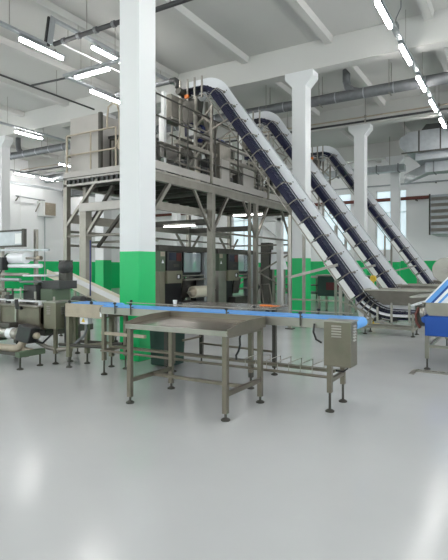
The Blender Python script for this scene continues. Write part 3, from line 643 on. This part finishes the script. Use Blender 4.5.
# ------------------------------------------------------------------ weighing machines on the platform
def weigher(yc, label):
    t = thing('multihead_weigher', label, 'weighing machine', (-8.4,yc,ZD), 'weighing machines on the platform')
    for (x, y) in ((-8.0,-.95),(-8.0,.48),(-9.2,-.95),(-9.2,.48)):
        part('column', MB().box(x-.05,x+.05,yc+y-.05,yc+y+.05,ZD,ZD+2.35), M['white'], t)
    part('trough', MB().prism([(yc-1.15,ZD+.62),(yc+.55,ZD+.58),(yc+.55,ZD+.92),(yc-1.15,ZD+.98)],'x',-9.2,-7.95), M['pink'], t, .01)
    part('trough_rim', MB().box(-9.25,-7.9,yc-1.2,yc+.6,ZD+.95,ZD+1.0), M['steel'], t)
    part('hanging_panel', MB().box(-8.05,-7.85,yc-.82,yc-.3,ZD+1.72,ZD+2.32), M['steel'], t, .01)
    part('panel_skirt', MB().prism([(yc-.82,ZD+1.72),(yc-.3,ZD+1.72),(yc-.36,ZD+1.58),(yc-.9,ZD+1.58)],'x',-8.05,-7.8), M['steel_d'], t)
    part('frame_box', MB().box(-8.05,-7.95,yc-.35,yc+.65,ZD+1.25,ZD+1.31).box(-8.05,-7.95,yc-.35,yc-.29,ZD+.95,ZD+1.31), M['dark'], t)
    d = part('drum', MB().lathe([(.0,0),(.22,0),(.42,.28),(.42,.55),(.3,.62),(.0,.66)], (-8.6,yc+1.0,ZD+.62), n=20), M['steel_l'], t)
    for k in range(8):
        g = 2*PI*k/8; cx, cy = -8.6+.48*math.cos(g), yc+1.0+.48*math.sin(g)
        part('bucket', MB().prism([(cx-.09,ZD+.35),(cx+.09,ZD+.35),(cx+.12,ZD+.72),(cx-.12,ZD+.72)],'y',cy-.1,cy+.1), M['steel'] if k%2 else M['steel_l'], t)
    for (x, y, z, r) in ((-7.9,.58,1.45,.11),(-7.85,.66,1.72,.12),(-7.8,1.55,1.5,.14),(-8.1,.9,1.55,.1)):
        b = part('blue_motor', MB().lathe([(.0,0),(r*.9,0),(r,.04),(r,.22),(r*.6,.3),(.0,.3)], (x,yc+y-.15,ZD+z), 'y', 14), M['dblue'], t)
        part('motor_cap', MB().tube((x,yc+y-.17,ZD+z),(x,yc+y-.15,ZD+z),r*.55,12), M['gal'], b)
    part('chute', MB().prism([(yc+.55,ZD+2.0),(yc+1.35,ZD+2.0),(yc+1.15,ZD+1.3),(yc+.75,ZD+1.3)],'x',-8.6,-7.75), M['steel'], t)
    part('tower', MB().box(-7.7,-7.3,yc+.72,yc+1.28,ZD+.05,ZD+1.3), M['steel'], t, .006)
    part('tower_door', MB().box(-7.3,-7.285,yc+.78,yc+1.22,ZD+.12,ZD+.85), M['pink'], t)
    part('white_canister', MB().lathe([(.0,0),(.15,0),(.17,.05),(.17,.5),(.1,.58),(.0,.6)], (-7.75,yc+1.75,ZD+.85), n=16), M['plastic'], t)
    part('canister_stand', MB().box(-7.95,-7.55,yc+1.55,yc+1.95,ZD+.75,ZD+.85).box(-7.9,-7.84,yc+1.6,yc+1.66,ZD,ZD+.75).box(-7.66,-7.6,yc+1.84,yc+1.9,ZD,ZD+.75), M['steel'], t)
    part('service_box', MB().box(-7.75,-7.35,yc+2.2,yc+2.9,ZD+.1,ZD+.85), M['pink'], t, .008)
    part('cross_beam', MB().box(-7.5,-7.38,yc-1.2,yc+2.9,ZD+.88,ZD+.98), M['steel'], t)
    part('cross_beam', MB().box(-7.5,-7.38,yc-.2,yc+2.6,ZD+1.28,ZD+1.36), M['pink'], t)
    for (y, z) in ((-.6,.1),(-.1,.05),(.25,.1)):
        part('gear_unit', MB().box(-7.8,-7.5,yc+y-.15,yc+y+.15,ZD+z,ZD+z+.45), M['dark'] if z > .06 else M['beige'], t, .02)
    part('diagonal_tie', MB().bar((-7.4,yc+.75,ZD+1.35),(-7.4,yc+2.3,ZD+2.3),.05), M['steel'], t)
    part('cable', MB().path([(-7.6,yc+.3,ZD+1.3),(-7.55,yc+.35,ZD+.9),(-7.5,yc+.5,ZD+.6),(-7.45,yc+.6,ZD+.1)],.02,6), M['black'], t)
    for (x, y, za, zb, r) in ((-7.45,-1.0,0,2.0,.022),(-7.5,-.25,0,1.9,.03),(-7.45,.45,0,2.3,.025),(-7.4,1.45,0,1.7,.022),(-7.6,2.05,.0,1.5,.03),(-7.9,1.3,.9,2.2,.03),(-8.3,2.4,0,1.6,.04),(-7.4,2.65,0,1.2,.025),(-8.9,.6,.9,2.5,.03)):
        part('riser_pipe', MB().tube((x,yc+y,ZD+za),(x,yc+y,ZD+zb),r,8), M['steel' if r < .03 else 'steel_l'], t)
    for (x, z, ya, yb, r, m) in ((-7.55,1.55,-1.2,.7,.03,'steel_l'),(-7.6,1.12,-1.2,2.9,.025,'steel_d'),(-7.45,.42,-1.2,.6,.03,'steel'),(-7.5,1.9,-.3,1.6,.03,'steel'),(-7.8,1.05,1.3,2.9,.04,'steel_l'),(-7.42,.62,1.3,2.9,.03,'steel_d')):
        part('cross_pipe', MB().tube((x,yc+ya,ZD+z),(x,yc+yb,ZD+z),r,8), M[m], t)
    for (x, y, z, a, h, m) in ((-7.6,-1.0,.1,.3,.35,'dark'),(-7.6,.45,.55,.2,.25,'black'),(-7.5,1.5,.15,.22,.28,'black'),(-7.55,2.4,.9,.3,.22,'pink'),(-7.7,.0,1.35,.3,.2,'white'),(-7.6,-.55,.65,.35,.2,'steel_d'),(-7.5,2.05,.1,.15,.5,'steel_d'),(-8.0,2.3,1.2,.4,.3,'steel_d')):
        part('equipment_box', MB().box(x-.12,x+.12,yc+y-a/2,yc+y+a/2,ZD+z,ZD+z+h), M[m], t, .01)
    part('diagonal_tie', MB().bar((-7.42,yc-.9,ZD+.2),(-7.42,yc+.3,ZD+1.3),.04), M['steel'], t)
    part('diagonal_tie', MB().bar((-7.42,yc+2.9,ZD+.2),(-7.42,yc+1.7,ZD+1.0),.04), M['steel_l'], t)
    return t
wa = weigher(11.25, 'weighing machine with blue motors and white columns on the platform, nearest the front pillar')
copy_tree(wa, (-8.4,15.35,ZD), 'weighing machine farther along the platform, under the foot of the second incline')
# ------------------------------------------------------------------ packing machines below
def packer(y0, label, roll=True, sw=.24):
    L = 2.75; xf = -8.1
    t = thing('packing_machine', label, 'packing machine', (-8.6,y0+L/2,0), 'packing machines under the platform')
    for y in (y0+.05, y0+L-.18):
        part('frame_post', MB().box(xf-.14,xf,y,y+.13,0,2.0), M['steel_d'], t)
        part('frame_post', MB().box(xf-1.2,xf-1.06,y,y+.13,0,2.0), M['steel_d'], t)
    part('top_beam', MB().box(xf-.16,xf+.02,y0,y0+L,1.93,2.08), M['steel_d'], t)
    part('top_plate', MB().box(xf-1.2,xf-.16,y0,y0+L,1.98,2.04), M['steel_d'], t)
    s = part('side_cabinet', MB().box(xf-.7,xf+.04,y0+.0,y0+sw,.1,1.38), M['olive' if roll else 'steel_l'], t, .01)
    part('side_plate', MB().box(xf-.3,xf+.045,y0+.02,y0+sw,1.38,1.92), M['greencl'], t)
    part('warning_sticker', MB().prism([(y0+.08,1.6),(y0+.18,1.6),(y0+.13,1.7)],'x',xf+.045,xf+.05), M['plastic'], t)
    part('lamp_box', MB().box(xf-.2,xf+.05,y0+.04,y0+.22,1.78,1.9), M['beige'], t)
    c = part('control_panel', MB().box(xf-.4,xf+.10,y0+sw+0.02,y0+sw+0.68,1.40,1.92), M['black'], t, .01)
    part('screen', MB().box(xf+.10,xf+.105,y0+sw+0.10,y0+sw+0.40,1.68,1.88), M['screen'], c)
    part('red_plate', MB().box(xf+.10,xf+.104,y0+sw+0.42,y0+sw+0.64,1.66,1.88), M['red'], c)
    part('name_plate', MB().box(xf+.10,xf+.104,y0+sw+0.28,y0+sw+0.55,1.5,1.58), M['steel_d'], c)
    k = part('key_box', MB().box(xf-.3,xf+.12,y0+sw+0.00,y0+sw+0.68,1.06,1.40), M['olive'], t, .012)
    part('button', MB().box(xf+.12,xf+.135,y0+sw+0.42,y0+sw+0.58,1.17,1.30), M['black'], k)
    part('key', MB().box(xf+.135,xf+.142,y0+sw+0.43,y0+sw+0.50,1.19,1.28), M['plastic'], k)
    part('lower_body', MB().box(xf-1.0,xf-.3,y0+sw,y0+1.45,.12,1.06), M['black'], t)
    g = part('guard_door', MB().box(xf-.02,xf,y0+1.12,y0+2.02,1.35,1.9), M['glassy'], t)
    part('guard_frame', MB().box(xf-.03,xf+.01,y0+1.10,y0+1.14,1.33,1.92).box(xf-.03,xf+.01,y0+2.0,y0+2.06,1.33,1.92), M['black'], g)
    part('forming_tube', MB().tube((xf-.5,y0+1.6,.9),(xf-.5,y0+1.6,1.95),.16,14), M['steel_l'], t)
    part('jaw_block', MB().box(xf-.6,xf-.1,y0+1.2,y0+2.1,1.22,1.38), M['black'], t)
    part('shelf', MB().box(xf-.5,xf+.06,y0+1.05,y0+2.2,1.12,1.17), M['steel'], t)
    part('shelf', MB().box(xf-.5,xf+.04,y0+1.05,y0+2.2,1.24,1.27), M['steel_l'], t)
    part('discharge_guard', MB().prism([(y0+1.5,1.12),(y0+2.0,1.12),(y0+1.8,.6),(y0+1.4,.6)],'x',xf-.3,xf-.27), M['steel_d'], t)
    part('right_column', MB().box(xf-.25,xf+.06,y0+2.12,y0+2.4,.05,1.93), M['gal'], t, .01)
    part('corner_column', MB().box(xf-.2,xf+.12,y0+2.42,y0+2.56,.05,1.93), M['black'] if not roll else M['duct'], t)
    part('rear_panel', MB().box(xf-1.15,xf-1.1,y0+.1,y0+2.6,.1,1.3), M['dark'], t)
    sp = part('film_spindle', MB().tube((xf+.12,y0+1.15,.78),(xf+.12,y0+2.45,.80),.03,10), M['steel_l'], t)
    part('spindle_hub', MB().lathe([(.0,0),(.13,0),(.13,.06),(.06,.08),(.06,.22),(.0,.22)], (xf+.12,y0+2.35,.80), 'y', 16), M['black'], sp)
    if roll:
        part('film_roll', MB().lathe([(.03,0),(.165,0),(.165,.85),(.03,.85)], (xf+.12,y0+1.4,.79), 'y', 20), M['cream'], sp)
        part('roll_cone', MB().lathe([(.03,-.12),(.1,-.08),(.14,0),(.03,0)], (xf+.12,y0+1.4,.79), 'y', 16), M['beige'], sp)
    part('base_box', MB().box(xf-1.0,xf-.05,y0+1.2,y0+2.2,.08,.5), M['steel_d'], t)
    return t
packer(10.2, 'packing machine with a cream film roll under the platform, beside the front pillar')
packer(13.15, 'packing machine with an empty film spindle, under the platform behind the thick steel post', False, .47)
# ------------------------------------------------------------------ incline conveyors
def arc(c, r, a0, a1, n=7): return [(c[0]+r*math.cos(a0+(a1-a0)*i/n), c[1]+r*math.sin(a0+(a1-a0)*i/n)) for i in range(n+1)]
SL = math.atan(1.37)
def incline(label, yc=11.2):
    ztop, zbot = 6.42, .50
    xc_t = -4.52-(ztop-2.79)/1.37; xc_b = -4.52-(zbot-2.79)/1.37
    rt, rb = .55, .9
    tt, tb = rt*math.tan(SL/2), rb*math.tan(SL/2)
    pts = [(-8.1,ztop),(-7.8,ztop)]
    pts += arc((xc_t-tt, ztop-rt), rt, PI/2, PI/2-SL)
    s0 = pts[-1]; e = (xc_b-tb*math.cos(SL), zbot+tb*math.sin(SL))
    for i in range(1, 12): pts.append((s0[0]+(e[0]-s0[0])*i/12, s0[1]+(e[1]-s0[1])*i/12))
    pts += arc((xc_b+tb, zbot+rb), rb, PI*1.5-SL, PI*1.5)
    pts += [(-2.2,zbot),(-1.80,zbot)]
    path = []
    for i, p in enumerate(pts):
        q0, q1 = pts[max(0,i-1)], pts[min(len(pts)-1,i+1)]
        tx, tz = q1[0]-q0[0], q1[1]-q0[1]; l = math.hypot(tx, tz); path.append((p[0],p[1],-tz/l,tx/l))
    N = len(path)
    t = thing('incline_conveyor', label, 'conveyor', (-4.5,yc+.2,0), 'incline conveyors feeding the platform')
    y0, y1 = yc, yc+.40
    b = part('belt', MB().sweep(path, -.03, 0, y0+.015, y1), M['navy'], t)
    # cleats on the belt
    cl = MB(); tot = 0
    seg = [(path[i], path[i+1]) for i in range(N-1)]
    nxt = .1
    for p, q in seg:
        L = math.hypot(q[0]-p[0], q[1]-p[1])
        while nxt < tot+L:
            f = (nxt-tot)/L; x = p[0]+(q[0]-p[0])*f; z = p[1]+(q[1]-p[1])*f
            cl.bar((x,y0+.05,z),(x+p[2]*.035,y0+.05,z+p[3]*.035),.012,.012)
            cl.v[-8:] = cl.v[-8:]
            nxt += .11
        tot += L
    ribs = MB(); nxt = .05; tot = 0
    for p, q in seg:
        L = math.hypot(q[0]-p[0], q[1]-p[1]); tx, tz = (q[0]-p[0])/L, (q[1]-p[1])/L
        while nxt < tot+L:
            f = (nxt-tot); x = p[0]+tx*f; z = p[1]+tz*f
            poly = [(x-tx*.012,z-tz*.012),(x+tx*.012,z+tz*.012),(x+tx*.012-tz*.014,z+tz*.012+tx*.014),(x-tx*.012-tz*.014,z-tz*.012+tx*.014)]
            ribs.prism(poly,'y',y0+.03,y1-.03); nxt += .115
        tot += L
    r = part('cleats', ribs, M['navy'], b); r['kind'] = 'stuff'
    part('return_belt', MB().sweep(path, -.155, -.13, y0+.03, y1-.02, 1), M['navy'], t)
    part('far_guard', MB().sweep(path, -.10, lambda j: .25+.09*max(0, 1-max(0, j-2)/8), y1, y1+.015), M['plastic'], t)
    part('guard_flange', MB().sweep(path, .235, .25, y1+.015, y1+.17, 10), M['gal'], t)
    part('wear_strip', MB().sweep(path, .03, .05, y1-.02, y1), M['navy'], t)
    part('near_guard', MB().sweep(path, -.12, -.02, y0-.012, y0, 3, N-8), M['navy'], t)
    part('near_rail', MB().path([(x-nx*.24, y0-.03, z-nz*.24) for (x,z,nx,nz) in path[3:-2]], .018, 7), M['steel_l'], t)
    part('far_rail', MB().path([(x-nx*.24, y1+.03, z-nz*.24) for (x,z,nx,nz) in path[3:-2]], .018, 7), M['steel'], t)
    # white belly plates on the lower half
    for i in range(17, 21):
        (xa,za,nx,nz), (xb,zb,_,_) = path[i], path[i+1]
        dx, dz = xb-xa, zb-za
        a_ = (xa+dx*.06, za+dz*.06); c_ = (xa+dx*.92, za+dz*.92)
        part('belly_plate', MB().prism([(a_[0]-nx*.10,a_[1]-nz*.10),(c_[0]-nx*.10,c_[1]-nz*.10),(c_[0]-nx*.27,c_[1]-nz*.27),(a_[0]-nx*.27,a_[1]-nz*.27)],'y',y0-.03,y0-.012), M['white'], t)
    # hold-down arms over the belt
    for i in range(9, N-6):
        x, z, nx, nz = path[i]
        a = part('hold_down_arm', MB().path([(x-nx*.24,y0-.03,z-nz*.24),(x-nx*.02,y0-.05,z-nz*.02),(x+nx*.10,y0+.0,z+nz*.10),(x+nx*.12,y1,z+nz*.12)],.0135,6), M['steel'], t)
        part('collar', MB().lathe([(.026,0),(.032,.01),(.032,.05),(.026,.06)], (x+nx*.11,y1-.06,z+nz*.11), 'y', 8), M['steel'], a)
        part('bolt', MB().tube((x+nx*.18,y1-.015,z+nz*.18),(x+nx*.18,y1,z+nz*.18),.014,6), M['dark'], a)
    # head end
    hd = part('head_frame', MB().box(-8.15,-7.35,y0-.03,y0-.01,ztop-.30,ztop-.26), M['steel_d'], t)
    for x in (-8.1,-7.85,-7.62,-7.38): part('head_upright', MB().box(x-.022,x+.022,y0-.05,y0-.01,ztop-.34,ztop+.24), M['steel_l'], hd)
    part('head_drum', MB().tube((-8.1,y0+.02,ztop-.1),(-8.1,y1,ztop-.1),.1,14), M['navy'], t)
    part('idler_disc', MB().lathe([(.0,0),(.14,0),(.14,.02),(.09,.02),(.09,.04),(.0,.04)], (-7.45,y0+.1,ztop-.26), 'y', 18), M['gal'], t)
    m = part('head_motor', MB().lathe([(.0,0),(.09,0),(.1,.03),(.1,.28),(.0,.3)], (-8.05,y0-.20,ztop-.10), 'y', 14), M['steel_d'], t)
    part('orange_cap', MB().box(-7.92,-7.79,y0-.10,y0-.03,ztop-.30,ztop-.20), M['orange'], t, .02)
    part('feed_chute', MB().prism([(-8.15,ztop-.3),(-7.6,ztop-.3),(-7.72,ztop-.95),(-8.05,ztop-.95)],'y',y0+.02,y1), M['steel_d'], t)
    part('navy_flap', MB().prism([(-8.02,ztop-.9),(-7.74,ztop-.9),(-7.80,ztop-1.35),(-8.0,ztop-1.3)],'y',y0+.05,y1-.03), M['navy'], t)
    # supports
    for (x, y) in ((-7.55,y0-.06),(-7.05,y0-.06),(-7.55,y1+.08)):
        part('support_post', MB().box(x-.03,x+.03,y-.03,y+.03,3.72,ztop-.3 if x < -7.2 else ztop-.62), M['steel'], t)
    part('support_tie', MB().bar((-7.55,y0-.06,5.3),(-7.05,y0-.06,5.75),.05).bar((-7.55,y0-.06,5.75),(-7.05,y0-.06,5.3),.05), M['steel'], t)
    part('support_tie', MB().bar((-7.55,y0-.07,4.95),(-6.55,y0-.07,5.35),.035), M['steel'], t)
    for (x, y) in ((-4.80,y0-.06),(-4.66,y1+.08),(-3.55,y0-.06),(-3.55,y1+.08)):
        z = 2.79-1.37*(x+4.52)-.42
        l = part('support_post', MB().box(x-.035,x+.035,y-.03,y+.03,.02,z), M['steel_l'], t)
        part('base_plate', MB().box(x-.09,x+.09,y-.09,y+.09,0,.02), M['steel_d'], l)
    part('support_tie', MB().bar((-4.80,y0-.06,1.25),(-3.62,y0-.06,1.55),.06), M['pink'], t)
    part('support_tie', MB().bar((-4.8,y0-.06,.72),(-3.55,y0-.06,.72),.035), M['steel'], t)
    part('support_tie', MB().bar((-3.55,y0-.06,.72),(-3.0,y0-.06,.5),.035), M['steel'], t)
    # base frame and hopper
    for (x, y) in ((-3.0,y0-.02),(-3.0,y1+.04),(-1.98,y0-.02),(-1.98,y1+.04)): leg(t, x, y, .5, .05, 'steel', .1)
    for y in (y0-.02, y1+.04): part('base_rail', MB().box(-3.05,-1.93,y-.02,y+.02,.14,.19), M['steel'], t)
    part('base_rail', MB().box(-2.0,-1.95,y0,y1,.14,.19), M['steel'], t)
    for x in (-2.72,-2.42,-2.05): part('hopper_post', MB().box(x-.022,x+.022,y0-.06,y0-.02,.3,.98 if x > -2.7 else .62), M['steel_l'], t)
    for x in (-2.75,-2.4): part('belt_clamp', MB().prism([(x-.08,.28),(x+.1,.34),(x+.06,.40),(x-.04,.38)],'y',y0-.05,y0+.1), M['black'], t)
    hv = [(-2.98,y0-.25,1.0),(-1.58,y0-.25,1.0),(-1.58,y1+.25,1.0),(-2.98,y1+.25,1.0),(-2.62,y0-.03,.68),(-1.78,y0-.03,.68),(-1.78,y1,.68),(-2.62,y1,.68)]
    hv += [(p[0]*1.0+dx, p[1]+dy, p[2]-.012) for p, (dx, dy) in zip(hv, [(.02,.02),(-.02,.02),(-.02,-.02),(.02,-.02)]*2)]
    h = part('hopper', MB()._add(hv, [(0,1,5,4),(1,2,6,5),(2,3,7,6),(3,0,4,7),(8,12,13,9),(9,13,14,10),(10,14,15,11),(11,15,12,8),(0,8,9,1),(1,9,10,2),(2,10,11,3),(3,11,8,0)]), M['steel'], t)
    part('hopper_rim', MB().box(-3.0,-1.56,y0-.27,y0-.24,.985,1.015).box(-3.0,-1.56,y1+.24,y1+.27,.985,1.015).box(-3.0,-2.97,y0-.27,y1+.27,.985,1.015).box(-1.59,-1.56,y0-.27,y1+.27,.985,1.015), M['steel_l'], h)
    part('near_skirt', MB().sweep(path, -.085, -.035, y0-.03, y0-.015, N-9), M['plastic'], t)
    part('back_plate', MB().prism([(-3.25,.30),(-1.9,.30),(-1.9,.72),(-2.55,.72),(-3.05,1.25),(-3.55,1.5)],'y',y1+.016,y1+.03), M['plastic'], t)
    return t
inc = incline('nearest white sided incline conveyor with navy belt, rising from its hopper to the platform head')
copy_tree(inc, (-4.5,14.85,0), 'middle of the three white sided incline conveyors, rising behind the second pillar')
copy_tree(inc, (-4.35,20.5,0), 'farthest of the three white sided incline conveyors, passing behind the third pillar')
# ------------------------------------------------------------------ feeder at the right edge
t = thing('feeder_conveyor', 'steep blue edged feeder conveyor with a steel hopper at the right picture edge', 'conveyor', (-.8,8.8,0))
part('apron', MB().box(-1.20,.6,7.70,7.73,.50,.775), M['blue_d'], t, .006)
part('belt', MB().box(-1.2,.6,7.72,10.1,.75,.79).tube((-1.2,7.72,.735),(-1.2,10.1,.735),.055,12), M['blue_d'], t)
part('hopper_front', MB().prism([(-1.16,.79),(.6,.79),(.6,.98),(-1.25,.98)],'y',7.74,7.76), M['steel'], t, .004)
part('hopper_back', MB().prism([(-1.16,.79),(.6,.79),(.6,1.05),(-1.25,1.05)],'y',10.0,10.02), M['steel'], t)
part('hopper_side', MB().prism([(7.74,.8),(10.02,.8),(10.02,1.05),(7.74,.98)],'x',-1.22,-1.20), M['pink'], t)
def strip(n, mname, d0, d1, y0, y1):
    # bands that run along the steep side, from the lower left to the upper right
    a = math.atan2(.36,.32); ux, uz = math.cos(a), math.sin(a); nx, nz = -uz, ux
    p = (-1.23,.955); L = 2.2
    part(n, MB().prism([(p[0]+nx*d0,p[1]+nz*d0),(p[0]+ux*L+nx*d0,p[1]+uz*L+nz*d0),(p[0]+ux*L+nx*d1,p[1]+uz*L+nz*d1),(p[0]+nx*d1,p[1]+nz*d1)],'y',y0,y1), M[mname], t)
strip('side_band', 'plastic', .0, .02, 7.76, 7.80); strip('side_band', 'blue', -.06, .0, 7.765, 7.80); strip('side_band', 'blue_d', -.09, -.06, 7.77, 7.80)
strip('side_band', 'plastic', -.13, -.09, 7.765, 7.80); strip('side_band', 'blue', -.16, -.13, 7.765, 7.80)
strip('incline_belt', 'blue', -.10, -.02, 7.82, 9.9)
part('side_sheet', MB().prism([(-1.0,.98),(.6,.98),(.6,2.78)],'y',7.78,7.80), M['plastic'], t)
part('side_band', MB().prism([(-1.25,.955),(-1.0,.955),(.5,2.6),(.25,2.6)],'y',9.9,9.94), M['plastic'], t)
for (x, y) in ((-1.18,7.78),(-1.18,10.05),(.45,7.78),(.45,10.05)): leg(t, x, y, .76, .055, 'steel', .16)
part('stretcher', MB().box(-1.18,.5,7.76,7.80,.32,.36), M['steel'], t)
part('stretcher', MB().box(-1.20,-1.16,7.8,10.05,.30,.34), M['steel'], t)
part('bearing', MB().lathe([(.0,0),(.07,0),(.07,.05),(.03,.06),(.0,.06)], (-1.27,7.76,.83), 'x', 14), M['steel_l'], t)
part('drive_cover', MB().box(-1.36,-1.22,7.85,8.3,.62,.92), M['steel_d'], t, .015)
part('cable', MB().path([(-1.3,7.8,.9),(-1.34,7.78,.8),(-1.33,7.78,.68),(-1.27,7.78,.6)],.02,6), M['brown'], t)
part('chute_lip', MB().prism([(-1.55,1.02),(-1.2,1.06),(-1.2,1.03),(-1.52,1.0)],'y',8.4,9.4), M['steel_l'], t)
part('chute_lip', MB().prism([(-1.5,.9),(-1.2,1.0),(-1.2,.97),(-1.46,.88)],'y',8.2,9.2), M['plastic'], t)
# floor grate
t = thing('floor_grate', 'low bright metal grate strip on the floor in front of the feeder conveyor', 'floor grate', (-.6,7.45,0))
part('frame', MB().box(-1.28,.5,7.50,7.54,0,.014).box(-1.28,.5,7.62,7.66,0,.014), M['steel_l'], t)
parts('slat', MB().box(-1.22,-1.19,7.54,7.62,0,.012).box(-1.12,-1.09,7.54,7.62,0,.012).box(-1.02,-.99,7.54,7.62,0,.012).box(-.92,-.89,7.54,7.62,0,.012).box(-.82,-.79,7.54,7.62,0,.012), M['steel_l'], t)
part('end_ramp', MB().prism([(-1.28,0),(-1.28,.014),(-1.36,.0)],'y',7.3,7.66), M['steel_l'], t)
# reel on a stand beyond the feeder
t = thing('cable_reel', 'round grey disc reel on a stand beyond the feeder conveyor at the right edge', 'reel', (-1.6,13.6,0))
part('disc', MB().lathe([(.0,-.04),(.30,-.04),(.31,-.03),(.31,.03),(.30,.04),(.0,.04)], (-1.62,13.5,1.42), 'y', 28), M['steel_l'], t)
part('hub', MB().lathe([(.0,-.1),(.06,-.1),(.06,.1),(.0,.1)], (-1.62,13.5,1.42), 'y', 14), M['pink'], t)
part('stand', MB().bar((-1.9,13.6,0),(-1.62,13.6,1.42),.06).bar((-1.34,13.6,0),(-1.62,13.6,1.42),.06).box(-1.95,-1.3,13.45,13.75,0,.04), M['steel'], t)
# ------------------------------------------------------------------ things standing farther back
t = thing('pipe_frame', 'white painted square pipe frame standing past the packing machines', 'frame', (-7.5,16.3,0))
part('crossbar', MB().box(-8.6,-7.4,16.4,16.6,3.16,3.36), M['white'], t, .02)
part('upright', MB().box(-7.6,-7.4,16.4,16.6,0,3.3), M['white'], t, .02)
part('upright', MB().box(-8.6,-8.46,16.43,16.57,0,3.3), M['white'], t, .02)
part('diagonal', MB().bar((-8.4,16.5,3.15),(-7.5,16.5,2.4),.11), M['white'], t)
t = thing('tall_dryer', 'tall grey ribbed column unit with a cone, behind the second packing machine', 'machine', (-8.9,18.6,0))
part('column', MB().box(-9.25,-8.85,18.4,18.8,0,2.5), M['steel_d'], t, .02)
part('cone_hood', MB().prism([(-8.8,1.4),(-8.2,1.4),(-8.45,2.2),(-8.75,2.2)],'y',18.4,18.8), M['plastic'], t)
part('cone_leg', MB().box(-8.78,-8.72,18.55,18.61,0,1.4), M['steel'], t); part('cone_leg', MB().box(-8.28,-8.22,18.55,18.61,0,1.4), M['steel'], t)
part('drawer_unit', MB().prism([(-9.9,.1),(-9.25,.1),(-9.25,1.5),(-9.5,1.5)],'y',18.3,18.8), M['pink'], t)
t = thing('packing_table', 'long low steel bench with shelves past the packing machines, under the white frame', 'table', (-8,19.6,0))
part('tabletop', MB().box(-9.2,-5.9,19.4,20.3,1.05,1.12), M['pink'], t)
part('shelf', MB().box(-9.1,-6.0,19.45,20.25,.72,.76), M['steel_d'], t); part('shelf', MB().box(-9.1,-6.0,19.45,20.25,.4,.44), M['steel_d'], t)
for x in (-9.1,-7.5,-6.0):
    for y in (19.45,20.25): leg(t, x, y, 1.05, .06, 'steel', .05)
for i, (x, lb) in enumerate(((-8.3,'white crate with green lid on the floor under the bench'),(-7.7,'plain white bin on the floor beside the green lidded crate'))):
    t = thing('crate', lb, 'crate', (x,18.9,0))
    part('crate_body', MB().prism([(x-.22,0),(x+.22,0),(x+.26,.42),(x-.26,.42)],'y',18.7,19.1), M['plastic'], t, .02)
    part('lid' if i == 0 else 'rim', MB().box(x-.28,x+.28,18.68,19.12,.42,.47 if i == 0 else .45), M['green'] if i == 0 else M['white'], t, .01)
t = thing('pallet_truck', 'low grey platform trolley standing near the second pillar', 'trolley', (-6.6,14,0))
part('platform', MB().box(-6.9,-5.7,13.9,14.6,.16,.22), M['gal'], t, .01)
for (x, y) in ((-6.8,14.0),(-6.8,14.5),(-5.8,14.0),(-5.8,14.5)): part('caster', MB().tube((x,y-.02,.08),(x,y+.02,.08),.08,12), M['black'], t)
part('handle', MB().path([(-6.88,13.95,.2),(-7.0,13.95,.95),(-7.0,14.55,.95),(-6.88,14.55,.2)],.02,8), M['steel'], t)
for i, (x, y, h, lb) in enumerate(((-5.15,15.9,1.55,'dark green cased machine on legs seen through the gap below the first incline'),(-4.2,17.6,1.5,'dark green cased machine on legs seen below the second incline, nearest the third pillar'))):
    t = thing('cased_machine', lb, 'machine', (x,y,0))
    part('casing', MB().box(x-.6,x+.5,y-.3,y+.5,.55,h-.35), M['dkgreen'], t, .02)
    part('top_panel', MB().box(x-.65,x+.55,y-.32,y+.52,h-.35,h-.30), M['steel'], t)
    part('screen', MB().box(x-.3,x+.2,y-.31,y-.3,.75,1.0), M['red'] if i == 0 else M['green'], t)
    for (a, b) in ((-.55,-.25),(.45,-.25),(-.55,.45),(.45,.45)): leg(t, x+a, y+b, .55, .06, 'steel', .06)
tag(link('hose_coil', MB().lathe([(.04,-.03),(.07,-.04),(.09,0),(.07,.04),(.04,.03)], (-3.28,13.0,1.2), 'y', 16).tube((-3.28,13.02,0),(-3.28,13.02,1.13),.02,8).box(-3.4,-3.15,12.9,13.15,0,.03), M['yellow'], None, 0, (-3.28,13,0)), 'round yellow coil on a thin stand between the first two inclines', 'hose')
t = thing('wire_fence', 'tall steel guard frame between the platform and the white frame', 'fence', (-6.9,16.0,0))
for x in (-6.95,-6.2): part('post', MB().box(x-.03,x+.03,15.97,16.03,0,2.9), M['steel'], t)
for z in (2.35,1.75,1.1,.55): part('bar', MB().box(-6.95,-6.2,15.98,16.02,z-.02,z+.02), M['steel'], t)
# ------------------------------------------------------------------ camera, world, view
cam = bpy.data.cameras.new('camera'); co = bpy.data.objects.new('camera', cam); C.objects.link(co)
cam.sensor_fit = 'HORIZONTAL'; cam.sensor_width = 36; cam.lens = 496/448*36
cam.shift_y = -13/448
co.location = (0,0,1.5); co.rotation_euler = (PI/2, 0, math.radians(30.9))
cam.clip_start = .05; cam.clip_end = 200
sc = bpy.context.scene; sc.camera = co
w = bpy.data.worlds.new('world'); sc.world = w; w.use_nodes = True
w.node_tree.nodes['Background'].inputs[0].default_value = (.8,.9,1,1); w.node_tree.nodes['Background'].inputs[1].default_value = .6
sc.view_settings.view_transform = 'Standard'; sc.view_settings.look = 'None'; sc.view_settings.gamma = 1
sc.view_settings.use_curve_mapping = False
sc.view_settings.exposure = 0.42
